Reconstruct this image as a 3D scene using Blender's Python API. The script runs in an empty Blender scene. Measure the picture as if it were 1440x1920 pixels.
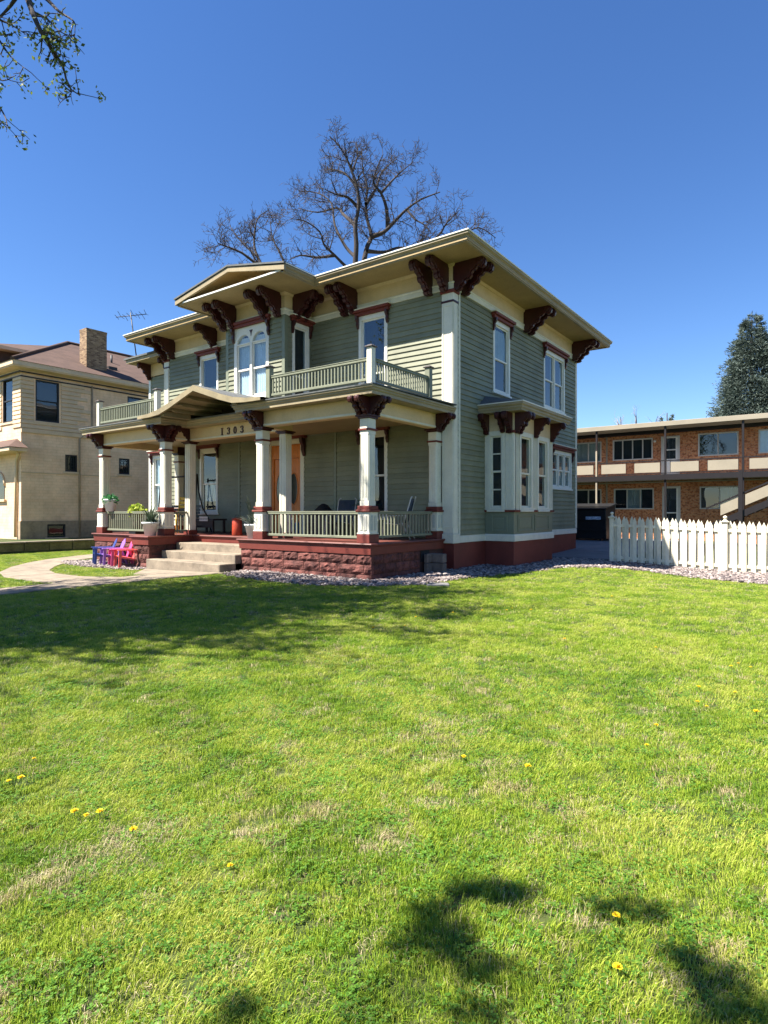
import bpy, bmesh, math, random
import numpy as np
from mathutils import Vector, Matrix

# ------------------------------------------------------------------ camera, sky, sun, exposure
SC = bpy.context.scene
COL = SC.collection
D = bpy.data
R = math.radians
CAMX, CAMY, CAMZ, YAW, FPX = 8.29, -14.51, 1.6, R(36.2), 1138.0
cam_d = D.cameras.new('camera'); cam_d.sensor_fit = 'VERTICAL'; cam_d.sensor_height = 36
cam_d.lens = 36 * FPX / 1920; cam_d.clip_start = 0.05; cam_d.clip_end = 6000
cam = D.objects.new('camera', cam_d); COL.objects.link(cam)
cam.location = (CAMX, CAMY, CAMZ); cam.rotation_euler = (R(90), 0, YAW)
SC.camera = cam
SUN_TRAVEL = Vector((0.41, 0.58, -1.0)).normalized()
EL = math.asin(-SUN_TRAVEL.z); AZ = math.atan2(-SUN_TRAVEL.x, -SUN_TRAVEL.y)
W = D.worlds.new('World'); SC.world = W; W.use_nodes = True
wn = W.node_tree.nodes; wl = W.node_tree.links
sky = wn.new('ShaderNodeTexSky'); sky.sky_type = 'NISHITA'; sky.sun_disc = False
sky.sun_elevation = EL; sky.sun_rotation = AZ; sky.altitude = 0
sky.air_density = 1.0; sky.dust_density = 0.0; sky.ozone_density = 5.0
hs = wn.new('ShaderNodeHueSaturation'); hs.inputs['Saturation'].default_value = 1.17; hs.inputs['Hue'].default_value = 0.508
wl.new(sky.outputs['Color'], hs.inputs['Color']); wl.new(hs.outputs['Color'], wn['Background'].inputs['Color']); wn['Background'].inputs['Strength'].default_value = 0.061
sun_d = D.lights.new('sun', 'SUN'); sun_d.energy = 5.0; sun_d.angle = R(0.53); sun_d.color = (1.0, 0.95, 0.87)
sun = D.objects.new('sun', sun_d); COL.objects.link(sun); sun.location = (-20, -30, 50)
sun.rotation_euler = SUN_TRAVEL.to_track_quat('-Z', 'Y').to_euler()
vs = SC.view_settings; vs.view_transform = 'Standard'; vs.look = 'None'; vs.gamma = 1.0; vs.exposure = 1.72
vs.use_curve_mapping = False
SC.render.engine = 'CYCLES'
SC.cycles.max_bounces = 8; SC.cycles.diffuse_bounces = 3; SC.cycles.transparent_max_bounces = 12

rng = random.Random(7); nr = np.random.default_rng(11)

# ------------------------------------------------------------------ helpers
def woff(o):
    v = Vector((0, 0, 0))
    while o is not None:
        v += o.location; o = o.parent
    return v
def link(o, parent=None):
    COL.objects.link(o)
    if parent is not None: o.parent = parent
    return o
def tag(o, label=None, cat=None, group=None, kind=None):
    if label: o['label'] = label
    if cat: o['category'] = cat
    if group: o['group'] = group
    if kind: o['kind'] = kind
    return o
def thing(name, label, cat, loc=(0, 0, 0), rz=0.0, group=None):
    o = D.objects.new(name, None); o.empty_display_size = 0.2
    COL.objects.link(o); o.location = loc; o.rotation_euler = (0, 0, rz)
    return tag(o, label, cat, group)
def put(name, mesh, parent=None, loc=(0, 0, 0), rz=0.0, scale=(1, 1, 1), rot=None):
    """an object at a WORLD location (parents unrotated), sharing mesh"""
    o = D.objects.new(name, mesh)
    o.location = Vector(loc) - (woff(parent) if parent else Vector())
    o.rotation_euler = rot if rot else (0, 0, rz); o.scale = scale
    return link(o, parent)
def copy_tree(o, parent=None):
    c = o.copy(); COL.objects.link(c); c.parent = parent
    for ch in list(o.children): copy_tree(ch, c)
    return c

class MB:
    def __init__(s): s.v = []; s.f = []; s.sm = []
    def add(s, vs_, fs_, smooth=False):
        b = len(s.v); s.v += [tuple(p) for p in vs_]
        for f in fs_: s.f.append(tuple(b + i for i in f)); s.sm.append(smooth)
        return s
    def box(s, x0, x1, y0, y1, z0, z1):
        if x1 < x0: x0, x1 = x1, x0
        if y1 < y0: y0, y1 = y1, y0
        if z1 < z0: z0, z1 = z1, z0
        return s.add([(x0, y0, z0), (x1, y0, z0), (x1, y1, z0), (x0, y1, z0), (x0, y0, z1), (x1, y0, z1), (x1, y1, z1), (x0, y1, z1)],
                     [(0, 3, 2, 1), (4, 5, 6, 7), (0, 1, 5, 4), (1, 2, 6, 5), (2, 3, 7, 6), (3, 0, 4, 7)])
    def extrude(s, poly, fn, a, b, smooth=False):
        """poly of 2D points, fn(p,q,t)->xyz, from t=a to t=b"""
        n = len(poly)
        vs_ = [fn(p, q, a) for p, q in poly] + [fn(p, q, b) for p, q in poly]
        fs_ = [tuple(range(n - 1, -1, -1)), tuple(range(n, 2 * n))]
        s.add(vs_, fs_)
        base = len(s.v) - 2 * n
        for i in range(n):
            j = (i + 1) % n
            s.f.append((base + i, base + j, base + n + j, base + n + i)); s.sm.append(smooth)
        return s
    def tube(s, pts, rad, n=6, cap=True):
        pts = [Vector(p) for p in pts]
        if not hasattr(rad, '__len__'): rad = [rad] * len(pts)
        base = len(s.v); up = None
        for i, p in enumerate(pts):
            t = (pts[min(i + 1, len(pts) - 1)] - pts[max(i - 1, 0)])
            t = t.normalized() if t.length > 1e-9 else Vector((0, 0, 1))
            if up is None:
                up = t.orthogonal().normalized()
            up = (up - t * up.dot(t))
            up = up.normalized() if up.length > 1e-6 else t.orthogonal().normalized()
            bi = t.cross(up)
            for k in range(n):
                a = 2 * math.pi * k / n
                s.v.append(tuple(p + (up * math.cos(a) + bi * math.sin(a)) * rad[i]))
        for i in range(len(pts) - 1):
            for k in range(n):
                a0 = base + i * n + k; a1 = base + i * n + (k + 1) % n
                s.f.append((a0, a1, a1 + n, a0 + n)); s.sm.append(True)
        if cap:
            s.f.append(tuple(base + k for k in range(n - 1, -1, -1))); s.sm.append(False)
            e = base + (len(pts) - 1) * n
            s.f.append(tuple(e + k for k in range(n))); s.sm.append(False)
        return s
    def lathe(s, c, prof, n=16, smooth=True):
        base = len(s.v)
        for r_, z in prof:
            for k in range(n):
                a = 2 * math.pi * k / n
                s.v.append((c[0] + r_ * math.cos(a), c[1] + r_ * math.sin(a), c[2] + z))
        for i in range(len(prof) - 1):
            for k in range(n):
                a0 = base + i * n + k; a1 = base + i * n + (k + 1) % n
                s.f.append((a0, a1, a1 + n, a0 + n)); s.sm.append(smooth)
        s.f.append(tuple(base + k for k in range(n - 1, -1, -1))); s.sm.append(False)
        e = base + (len(prof) - 1) * n
        s.f.append(tuple(e + k for k in range(n))); s.sm.append(False)
        return s
    def sweep(s, path, prof, closed=False):
        """path of XY points, interior on the left; prof = closed polygon of (outward, z); mitred"""
        n = len(path); m = len(prof); P = [Vector(p) for p in path]; rings = []
        for i in range(n):
            d0 = d1 = None
            if closed or i > 0: d0 = (P[i] - P[i - 1]).normalized()
            if closed or i < n - 1: d1 = (P[(i + 1) % n] - P[i]).normalized()
            if d0 is None: d0 = d1
            if d1 is None: d1 = d0
            n0 = Vector((d0.y, -d0.x)); n1 = Vector((d1.y, -d1.x)); b = n0 + n1
            b = b / max(1e-6, b.dot(n0)) if b.length > 1e-6 else n0
            rings.append([(P[i].x + b.x * o, P[i].y + b.y * o, z) for o, z in prof])
        base = len(s.v)
        for r_ in rings: s.v += r_
        for i in range(n if closed else n - 1):
            j = (i + 1) % n
            for k in range(m):
                l = (k + 1) % m
                s.f.append((base + i * m + k, base + j * m + k, base + j * m + l, base + i * m + l)); s.sm.append(False)
        if not closed:
            s.f.append(tuple(base + k for k in range(m))); s.sm.append(False)
            e = base + (n - 1) * m
            s.f.append(tuple(e + k for k in range(m - 1, -1, -1))); s.sm.append(False)
        return s
    def mesh(s, name, mat, off=(0, 0, 0), fix=True):
        me = D.meshes.new(name)
        ox, oy, oz = off
        me.from_pydata([(x - ox, y - oy, z - oz) for x, y, z in s.v], [], s.f)
        me.polygons.foreach_set('use_smooth', s.sm)
        if fix:
            bm = bmesh.new(); bm.from_mesh(me); bmesh.ops.recalc_face_normals(bm, faces=bm.faces); bm.to_mesh(me); bm.free()
        if mat: me.materials.append(mat)
        me.update()
        return me
    def build(s, name, mat, parent=None, bevel=0.0, local=False, loc=None):
        off = Vector((0, 0, 0))
        if parent is not None and not local: off = woff(parent)
        if loc is not None and parent is None: off = Vector(loc)
        o = D.objects.new(name, s.mesh(name, mat, off)); link(o, parent)
        if loc is not None and parent is None: o.location = loc
        if bevel:
            b = o.modifiers.new('bevel', 'BEVEL'); b.width = bevel; b.segments = 1; b.limit_method = 'ANGLE'; b.angle_limit = R(40)
        return o

def box_obj(name, mat, parent, x0, x1, y0, y1, z0, z1, bevel=0.0):
    return MB().box(x0, x1, y0, y1, z0, z1).build(name, mat, parent, bevel)
FR = lambda Y0: (lambda u, d, z: (u, Y0 - d, z))          # a wall facing -Y
SD = lambda X0: (lambda u, d, z: (X0 + d, u, z))          # a wall facing +X
def mbox(mb, f, u0, u1, d0, d1, z0, z1):
    a = f(u0, d0, z0); b = f(u1, d1, z1)
    return mb.box(a[0], b[0], a[1], b[1], z0, z1)
def at(px, py, depth):
    """a point of the place at a given distance along the view axis"""
    r_ = (px - 720) / FPX * depth
    return Vector((CAMX + r_ * math.cos(YAW) - depth * math.sin(YAW), CAMY + r_ * math.sin(YAW) + depth * math.cos(YAW), CAMZ + (959 - py) / FPX * depth))
def sstep(a, b, x):
    t = np.clip((x - a) / (b - a), 0, 1); return t * t * (3 - 2 * t)
def gz(x, y):
    """height of the lawn"""
    x = np.asarray(x, float); y = np.asarray(y, float)
    return (-0.12 * sstep(-3.0, -8.0, x) - 0.12 * sstep(3.0, 6.5, x) * sstep(-3.5, 3.5, y)
            + 0.012 * np.sin(x * 0.9 + 1.3) * np.sin(y * 0.8) * sstep(6, 9, np.abs(y + 2)) + 0.2 * sstep(6.5, 15, y))
def inpoly(px, py, poly):
    px = np.asarray(px); py = np.asarray(py); ins = np.zeros(px.shape, bool); n = len(poly)
    for i in range(n):
        x0, y0 = poly[i]; x1, y1 = poly[(i + 1) % n]
        c = ((y0 > py) != (y1 > py)) & (px < (x1 - x0) * (py - y0) / ((y1 - y0) if y1 != y0 else 1e-9) + x0)
        ins ^= c
    return ins

# ------------------------------------------------------------------ materials
MATS = {}
def base_mat(name):
    m = D.materials.new(name); m.use_nodes = True
    return m, m.node_tree.nodes, m.node_tree.links, m.node_tree.nodes['Principled BSDF']
def N(nodes, t, **k):
    n = nodes.new(t)
    for a, b in k.items(): setattr(n, a, b)
    return n
def ramp(nodes, stops, interp='LINEAR'):
    r_ = nodes.new('ShaderNodeValToRGB'); r_.color_ramp.interpolation = interp; e = r_.color_ramp.elements
    e[0].position, e[0].color = stops[0][0], (*stops[0][1], 1)
    e[1].position, e[1].color = stops[-1][0], (*stops[-1][1], 1)
    for p, c in stops[1:-1]:
        x = e.new(p); x.color = (*c, 1)
    return r_
def mul(c, k): return tuple(max(0.0, min(1.0, v * k)) for v in c)
def surf(name, col, rough=0.6, var=0.18, scale=1.5, fine=25.0, bump=0.15, bdist=0.004, stretch=(1, 1, 1), spec=0.4, metal=0.0, dirt=None, island=0.0):
    """weathered plain surface: broad patches, fine grain and a little relief"""
    if name in MATS: return MATS[name]
    m, nd, lk, b = base_mat(name)
    g = N(nd, 'ShaderNodeNewGeometry')
    mp = N(nd, 'ShaderNodeMapping'); mp.inputs['Scale'].default_value = stretch; lk.new(g.outputs['Position'], mp.inputs['Vector'])
    n1 = N(nd, 'ShaderNodeTexNoise'); n1.inputs['Scale'].default_value = scale; n1.inputs['Detail'].default_value = 6; n1.inputs['Roughness'].default_value = 0.65
    n2 = N(nd, 'ShaderNodeTexNoise'); n2.inputs['Scale'].default_value = fine; n2.inputs['Detail'].default_value = 4
    for n in (n1, n2): lk.new(mp.outputs['Vector'], n.inputs['Vector'])
    r1 = ramp(nd, [(0.3, mul(col, 1 - var)), (0.5, col), (0.72, mul(col, 1 + var * 0.8) if not dirt else dirt)])
    lk.new(n1.outputs['Fac'], r1.inputs['Fac'])
    mx = N(nd, 'ShaderNodeMix', data_type='RGBA', blend_type='MULTIPLY'); mx.inputs[0].default_value = 1.0
    r2 = ramp(nd, [(0.3, (1 - var * 0.7,) * 3), (0.7, (1, 1, 1))]); lk.new(n2.outputs['Fac'], r2.inputs['Fac'])
    lk.new(r1.outputs['Color'], mx.inputs[6]); lk.new(r2.outputs['Color'], mx.inputs[7])
    out = mx.outputs[2]
    if island:
        oi = N(nd, 'ShaderNodeObjectInfo')
        r3 = ramp(nd, [(0, (1 - island,) * 3), (1, (1 + island * 0.0,) * 3)]); lk.new(oi.outputs['Random'], r3.inputs['Fac'])
        mx2 = N(nd, 'ShaderNodeMix', data_type='RGBA', blend_type='MULTIPLY'); mx2.inputs[0].default_value = 1.0
        lk.new(out, mx2.inputs[6]); lk.new(r3.outputs['Color'], mx2.inputs[7]); out = mx2.outputs[2]
    lk.new(out, b.inputs['Base Color'])
    b.inputs['Roughness'].default_value = rough; b.inputs['Metallic'].default_value = metal; b.inputs['Specular IOR Level'].default_value = spec
    if bump:
        bp = N(nd, 'ShaderNodeBump'); bp.inputs['Strength'].default_value = bump; bp.inputs['Distance'].default_value = bdist
        lk.new(n2.outputs['Fac'], bp.inputs['Height']); lk.new(bp.outputs['Normal'], b.inputs['Normal'])
    MATS[name] = m
    return m
def glass(name, tint=(0.85, 0.92, 0.95), ior=1.9):
    if name in MATS: return MATS[name]
    m = D.materials.new(name); m.use_nodes = True; nd = m.node_tree.nodes; lk = m.node_tree.links; nd.remove(nd['Principled BSDF'])
    t = N(nd, 'ShaderNodeBsdfTransparent'); t.inputs['Color'].default_value = (*tint, 1)
    gl = N(nd, 'ShaderNodeBsdfGlossy'); gl.inputs['Roughness'].default_value = 0.015
    fr = N(nd, 'ShaderNodeFresnel'); fr.inputs['IOR'].default_value = ior
    ge = N(nd, 'ShaderNodeNewGeometry'); nz = N(nd, 'ShaderNodeTexNoise'); nz.inputs['Scale'].default_value = 1.8; nz.inputs['Detail'].default_value = 1
    bp = N(nd, 'ShaderNodeBump'); bp.inputs['Strength'].default_value = 0.12; bp.inputs['Distance'].default_value = 0.02
    lk.new(ge.outputs['Position'], nz.inputs['Vector']); lk.new(nz.outputs['Fac'], bp.inputs['Height']); lk.new(bp.outputs['Normal'], gl.inputs['Normal'])
    mx = N(nd, 'ShaderNodeMixShader'); nb_ = N(nd, 'ShaderNodeMath', operation='SUBTRACT'); nb_.inputs[0].default_value = 1.0; lk.new(ge.outputs['Backfacing'], nb_.inputs[1]); fm = N(nd, 'ShaderNodeMath', operation='MULTIPLY'); lk.new(fr.outputs['Fac'], fm.inputs[0]); lk.new(nb_.outputs[0], fm.inputs[1]); lk.new(fm.outputs[0], mx.inputs['Fac']); lk.new(t.outputs[0], mx.inputs[1]); lk.new(gl.outputs[0], mx.inputs[2])
    lk.new(mx.outputs[0], nd['Material Output'].inputs['Surface'])
    MATS[name] = m
    return m
def brick(name, c1, c2, mortar, scale=1.0, bw=0.22, bh=0.075, axis='x', mort=0.012, spots=None, bump=0.4):
    """brickwork too far away to be built brick by brick"""
    if name in MATS: return MATS[name]
    m, nd, lk, b = base_mat(name)
    g = N(nd, 'ShaderNodeNewGeometry'); sx = N(nd, 'ShaderNodeSeparateXYZ'); lk.new(g.outputs['Position'], sx.inputs[0])
    ad = N(nd, 'ShaderNodeMath', operation='ADD'); lk.new(sx.outputs['X'], ad.inputs[0]); lk.new(sx.outputs['Y'], ad.inputs[1])
    cx = N(nd, 'ShaderNodeCombineXYZ'); lk.new(ad.outputs[0], cx.inputs['X']); lk.new(sx.outputs['Z'], cx.inputs['Y'])
    bt = N(nd, 'ShaderNodeTexBrick'); bt.inputs['Scale'].default_value = 1.0; bt.inputs['Brick Width'].default_value = bw; bt.inputs['Row Height'].default_value = bh
    bt.inputs['Mortar Size'].default_value = mort; bt.inputs['Mortar Smooth'].default_value = 0.3
    bt.inputs['Color1'].default_value = (*c1, 1); bt.inputs['Color2'].default_value = (*c2, 1); bt.inputs['Mortar'].default_value = (*mortar, 1)
    lk.new(cx.outputs[0], bt.inputs['Vector'])
    n1 = N(nd, 'ShaderNodeTexNoise'); n1.inputs['Scale'].default_value = 0.8; n1.inputs['Detail'].default_value = 8; n1.inputs['Roughness'].default_value = 0.7; lk.new(g.outputs['Position'], n1.inputs['Vector'])
    r1 = ramp(nd, [(0.3, (0.72, 0.7, 0.68)), (0.65, (1.1, 1.1, 1.1))]); lk.new(n1.outputs['Fac'], r1.inputs['Fac'])
    mx = N(nd, 'ShaderNodeMix', data_type='RGBA', blend_type='MULTIPLY'); mx.inputs[0].default_value = 1.0
    lk.new(bt.outputs['Color'], mx.inputs[6]); lk.new(r1.outputs['Color'], mx.inputs[7]); out = mx.outputs[2]
    if spots:
        n3 = N(nd, 'ShaderNodeTexNoise'); n3.inputs['Scale'].default_value = 9.0; n3.inputs['Detail'].default_value = 2; lk.new(cx.outputs[0], n3.inputs['Vector'])
        r3 = ramp(nd, [(0.5, (0, 0, 0)), (0.62, (1, 1, 1))]); lk.new(n3.outputs['Fac'], r3.inputs['Fac'])
        mx2 = N(nd, 'ShaderNodeMix', data_type='RGBA'); lk.new(r3.outputs['Color'], mx2.inputs[0]); lk.new(out, mx2.inputs[6]); mx2.inputs[7].default_value = (*spots, 1); out = mx2.outputs[2]
    lk.new(out, b.inputs['Base Color']); b.inputs['Roughness'].default_value = 0.85; b.inputs['Specular IOR Level'].default_value = 0.2
    bp = N(nd, 'ShaderNodeBump'); bp.inputs['Strength'].default_value = bump; bp.inputs['Distance'].default_value = 0.01
    lk.new(bt.outputs['Fac'], bp.inputs['Height']); bp.invert = True; lk.new(bp.outputs['Normal'], b.inputs['Normal'])
    MATS[name] = m
    return m
def leafy(name, cols, scale=0.6, trans=0.35, rough=0.5):
    """foliage and grass: colour differs from leaf to leaf and in broad patches; light passes through"""
    if name in MATS: return MATS[name]
    m, nd, lk, b = base_mat(name)
    g = N(nd, 'ShaderNodeNewGeometry')
    n1 = N(nd, 'ShaderNodeTexNoise'); n1.inputs['Scale'].default_value = scale; n1.inputs['Detail'].default_value = 5; n1.inputs['Roughness'].default_value = 0.7; lk.new(g.outputs['Position'], n1.inputs['Vector'])
    ri = N(nd, 'ShaderNodeMath', operation='MULTIPLY_ADD'); lk.new(g.outputs['Random Per Island'], ri.inputs[0]); ri.inputs[1].default_value = 0.34; ri.inputs[2].default_value = -0.17
    ad = N(nd, 'ShaderNodeMath', operation='ADD'); lk.new(n1.outputs['Fac'], ad.inputs[0]); lk.new(ri.outputs[0], ad.inputs[1])
    k = len(cols); r1 = ramp(nd, [(0.3 + 0.4 * i / (k - 1), c) for i, c in enumerate(cols)]); lk.new(ad.outputs[0], r1.inputs['Fac'])
    lk.new(r1.outputs['Color'], b.inputs['Base Color']); b.inputs['Roughness'].default_value = rough; b.inputs['Specular IOR Level'].default_value = 0.3
    t = N(nd, 'ShaderNodeBsdfTranslucent'); lk.new(r1.outputs['Color'], t.inputs['Color'])
    mx = N(nd, 'ShaderNodeMixShader'); mx.inputs['Fac'].default_value = trans
    lk.new(b.outputs[0], mx.inputs[1]); lk.new(t.outputs[0], mx.inputs[2]); lk.new(mx.outputs[0], nd['Material Output'].inputs['Surface'])
    MATS[name] = m
    return m

SIDING = surf('sage_siding', (0.235, 0.238, 0.155), 0.6, 0.24, 0.9, 34, 0.12, 0.003, island=0.16)
SAGE = surf('sage_trim', (0.19, 0.205, 0.14), 0.5, 0.12, 1.2, 30, 0.08, 0.002)
CREAM = surf('cream_paint', (0.66, 0.49, 0.285), 0.55, 0.16, 1.1, 28, 0.08, 0.002)
TRIM = surf('pale_trim', (0.70, 0.655, 0.53), 0.5, 0.12, 1.6, 30, 0.10, 0.002)
SOFF = surf('tan_soffit_with_shade', (0.37, 0.26, 0.115), 0.6, 0.22, 0.8, 22, 0.08, 0.002)  # darker than the frieze cream: part of the eave shade is in this colour
FASC = surf('tan_fascia_with_shade', (0.32, 0.255, 0.15), 0.55, 0.2, 1.2, 26, 0.1, 0.002)  # toned down as if the eave fronts were shaded; shade put into the tan
WHITE = surf('white_paint', (0.76, 0.73, 0.65), 0.45, 0.10, 1.6, 30, 0.08, 0.002)
MAROON = surf('dark_maroon_paint', (0.050, 0.0095, 0.0085), 0.38, 0.35, 3, 30, 0.2, 0.004, spec=0.4)
BROWNRED = surf('brown_red_paint', (0.16, 0.030, 0.020), 0.6, 0.25, 1.4, 30, 0.15, 0.003)
DECKRED = surf('porch_deck_red', (0.15, 0.045, 0.032), 0.5, 0.25, 2.0, 24, 0.15, 0.003)
STONE = surf('red_sandstone', (0.19, 0.062, 0.047), 0.85, 0.55, 4.5, 22, 1.0, 0.025, island=0.5)
MORTAR = surf('dark_mortar', (0.07, 0.032, 0.026), 0.9, 0.2, 4, 40, 0.3)
SHINGLE = surf('grey_shingle', (0.11, 0.115, 0.115), 0.85, 0.3, 2.0, 14, 0.6, 0.01)
CONC = surf('concrete', (0.26, 0.208, 0.15), 0.85, 0.38, 2.2, 40, 0.35, 0.004)
CONCG = surf('grey_concrete', (0.19, 0.18, 0.175), 0.85, 0.22, 1.2, 40, 0.35, 0.004)
INSIDE = surf('dark_room', (0.018, 0.018, 0.02), 0.9, 0.3, 1.0, 3, 0)
CURTAIN = surf('white_curtain', (0.75, 0.74, 0.74), 0.9, 0.15, 2, 20, 0.1)
BLIND = surf('beige_blind', (0.40, 0.40, 0.34), 0.8, 0.15, 2, 20, 0.1)
GLASS = glass('window_glass')
DOORW = surf('orange_oak', (0.66, 0.20, 0.03), 0.35, 0.35, 2.0, 9, 0.15, 0.003, stretch=(6, 6, 0.7))
BLACK = surf('black_metal', (0.012, 0.012, 0.014), 0.45, 0.2, 3, 20, 0.05)
# ------------------------------------------------------------------ ground, walks, driveway
LAWN = leafy('lawn_ground', [(0.02, 0.03, 0.007), (0.04, 0.058, 0.012), (0.075, 0.085, 0.022)], 1.3, 0.0, 0.9)
xs = np.concatenate([[-2500, -800, -300, -120, -60, -40, -30, -25], np.arange(-22, 16.1, 0.5), [18, 22, 30, 45, 80, 200, 700, 2500]])
ys = np.concatenate([[-2500, -800, -300, -100, -50, -35, -26], np.arange(-22, 22.1, 0.5), [25, 30, 40, 60, 120, 300, 800, 2500]])
gx, gy = np.meshgrid(xs, ys); ZZ = gz(gx, gy)
terr = sstep(-18.7, -19.0, gx)                                    # raised yard of the next house
ZZ = ZZ + 0.36 * terr
gm = D.meshes.new('lawn'); nx_, ny_ = len(xs), len(ys)
gm.from_pydata(list(zip(gx.ravel().tolist(), gy.ravel().tolist(), ZZ.ravel().tolist())), [],
               [(j * nx_ + i, j * nx_ + i + 1, (j + 1) * nx_ + i + 1, (j + 1) * nx_ + i) for j in range(ny_ - 1) for i in range(nx_ - 1)])
gm.polygons.foreach_set('use_smooth', [True] * len(gm.polygons)); gm.materials.append(LAWN)
tag(link(D.objects.new('lawn', gm)), kind='structure')

def slab_quad(name, c4, mat, parent, top=0.035, thick=0.10, n=5):
    """a concrete slab over the lawn that follows its height; c4 = four corners"""
    mb = MB(); A, B_, C_, E_ = [np.array(p, float) for p in c4]
    g_ = []
    for j in range(n + 1):
        for i in range(n + 1):
            u, v = i / n, j / n
            p = (A * (1 - u) + B_ * u) * (1 - v) + (E_ * (1 - u) + C_ * u) * v
            g_.append((p[0], p[1], float(gz(p[0], p[1])) + top))
    m = n + 1; f = [(j * m + i, j * m + i + 1, (j + 1) * m + i + 1, (j + 1) * m + i) for j in range(n) for i in range(n)]
    rim = [i for i in range(m)] + [j * m + n for j in range(1, m)] + [n * m + i for i in range(n - 1, -1, -1)] + [j * m for j in range(n - 1, 0, -1)]
    b = len(g_); g_ += [(g_[i][0], g_[i][1], g_[i][2] - thick) for i in rim]
    for k in range(len(rim)):
        l = (k + 1) % len(rim); f.append((rim[k], rim[l], b + l, b + k))
    mb.add(g_, f)
    return mb.build(name, mat, parent, 0.012)
walk = tag(D.objects.new('front_walk', None), kind='structure'); COL.objects.link(walk)
WALKPOLYS = []
for i in range(12):                                               # slabs from the steps towards the street
    y1 = -4.12 - i * 1.15; y0 = y1 - 1.14
    wl_, wr_ = (-8.15 + min(1, i) * 1.95, -4.72) if i == 0 else (-6.22, -4.7)
    if i == 0:
        q = [(-6.9, y0), (-4.7, y0), (-4.5, y1), (-8.15, y1)]
    else:
        q = [(-6.22, y0), (-4.7, y0), (-4.7, y1), (-6.22, y1)]
    WALKPOLYS.append(q); slab_quad('slab', q, CONC, walk)
path = tag(D.objects.new('curved_path', None), kind='structure'); COL.objects.link(path)
ctr = [(-6.22, -6.75), (-7.6, -6.95), (-9.0, -6.95), (-10.3, -6.55), (-11.6, -5.75), (-12.8, -4.8), (-13.8, -3.7), (-14.6, -2.4), (-15.2, -1.0)]
lw, rw = [], []
for i, c in enumerate(ctr):
    a = np.array(ctr[max(0, i - 1)]); b_ = np.array(ctr[min(len(ctr) - 1, i + 1)]); d_ = (b_ - a) / np.linalg.norm(b_ - a); nn = np.array([-d_[1], d_[0]])
    w_ = 0.62 if i > 0 else 0.8
    lw.append(np.array(c) + nn * w_); rw.append(np.array(c) - nn * w_)
for i in range(len(ctr) - 1):
    q = [tuple(lw[i]), tuple(lw[i + 1] * 0.994 + lw[i] * 0.006), tuple(rw[i + 1] * 0.994 + rw[i] * 0.006), tuple(rw[i])]
    WALKPOLYS.append(q); slab_quad('slab', q, CONC, path, 0.031)
for q in ([(-13.6, -4.6), (-13.0, -4.75), (-12.6, -3.6), (-15.0, -3.5)],):
    pass
drive = tag(D.objects.new('driveway', None), kind='structure'); COL.objects.link(drive)
for i in range(4):
    for j in range(2):
        x0, y0 = -2.2 + j * 2.45, 6.1 + i * 2.9
        slab_quad('slab', [(x0, y0), (x0 + 2.43, y0), (x0 + 2.43, y0 + 2.88), (x0, y0 + 2.88)], CONCG, drive, 0.05)
for q in ([(1.45, 4.9), (2.6, 4.5), (2.7, 5.2), (1.5, 5.9)],):
    slab_quad('paving_slab', q, CONCG, drive, 0.045, 0.08)
for i, q in enumerate(([(1.9, 3.7), (2.5, 3.5), (2.7, 4.1), (2.0, 4.3)], [(1.35, -3.5), (1.75, -3.2), (1.55, -2.9), (1.2, -3.15)])):
    o = slab_quad('stepping_stone', q, CONCG, None, 0.05, 0.08, 2)
    tag(o, ['flat grey stepping stone in the gravel near the bay window corner', 'pale flat stone at the lawn edge by the porch corner'][i], 'stone')

# gravel beds round the house
GRAVEL_POLYS = [[(-4.75, -3.3), (-4.4, -4.35), (-3.4, -4.62), (-2.2, -4.85), (-1.0, -4.85), (0.25, -4.25), (1.05, -3.45), (1.2, -2.6), (1.2, -1.8), (1.5, -0.6), (1.9, 0.5), (2.0, 1.6), (2.3, 2.6),
                 (3.3, 3.3), (5.2, 2.85), (7.2, 2.2), (12.0, 1.6), (12.0, 5.6), (2.7, 5.5), (1.6, 6.0), (0.1, 6.0), (0.1, 4.9), (0.9, 4.9), (0.9, 1.95), (-0.1, 1.9), (-0.2, -3.3)],
                [(-12.6, -3.35), (-13.0, -4.1), (-12.2, -4.55), (-10.6, -4.75), (-9.2, -4.6), (-8.1, -4.35), (-8.15, -3.35)]]
gp = []
for poly, dens in zip(GRAVEL_POLYS, (420, 420)):
    pa = np.array(poly); lo, hi = pa.min(0), pa.max(0); n = int((hi - lo).prod() * dens)
    p = lo + nr.random((n, 2)) * (hi - lo); k = inpoly(p[:, 0] + nr.normal(0, 0.07, n), p[:, 1] + nr.normal(0, 0.07, n), poly); gp.append(p[k])
gp = np.concatenate(gp)
for X0, X1, Y0, Y1 in ((-4.75, -.23, -3.39, .2), (0 - 13, 0, 0, 10), (0, .94, 1.9, 4.93)):
    gp = gp[~((gp[:, 0] > X0) & (gp[:, 0] < X1) & (gp[:, 1] > Y0) & (gp[:, 1] < Y1))]
ico = bmesh.new(); bmesh.ops.create_icosphere(ico, subdivisions=1, radius=1.0)
iv = np.array([v.co[:] for v in ico.verts]); iff = np.array([[v.index for v in f.verts] for f in ico.faces]); ico.free()
n = len(gp); s_ = nr.uniform(0.022, 0.052, n); V = iv[None] * nr.uniform(0.65, 1.25, (n, 12, 1)) * s_[:, None, None]
V = V * np.stack([nr.uniform(0.9, 1.5, n), nr.uniform(0.8, 1.2, n), nr.uniform(0.5, 0.8, n)], 1)[:, None, :]
a_ = nr.uniform(0, 6.28, n); ca, sa = np.cos(a_)[:, None], np.sin(a_)[:, None]
x_ = V[..., 0] * ca - V[..., 1] * sa; y_ = V[..., 0] * sa + V[..., 1] * ca
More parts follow.
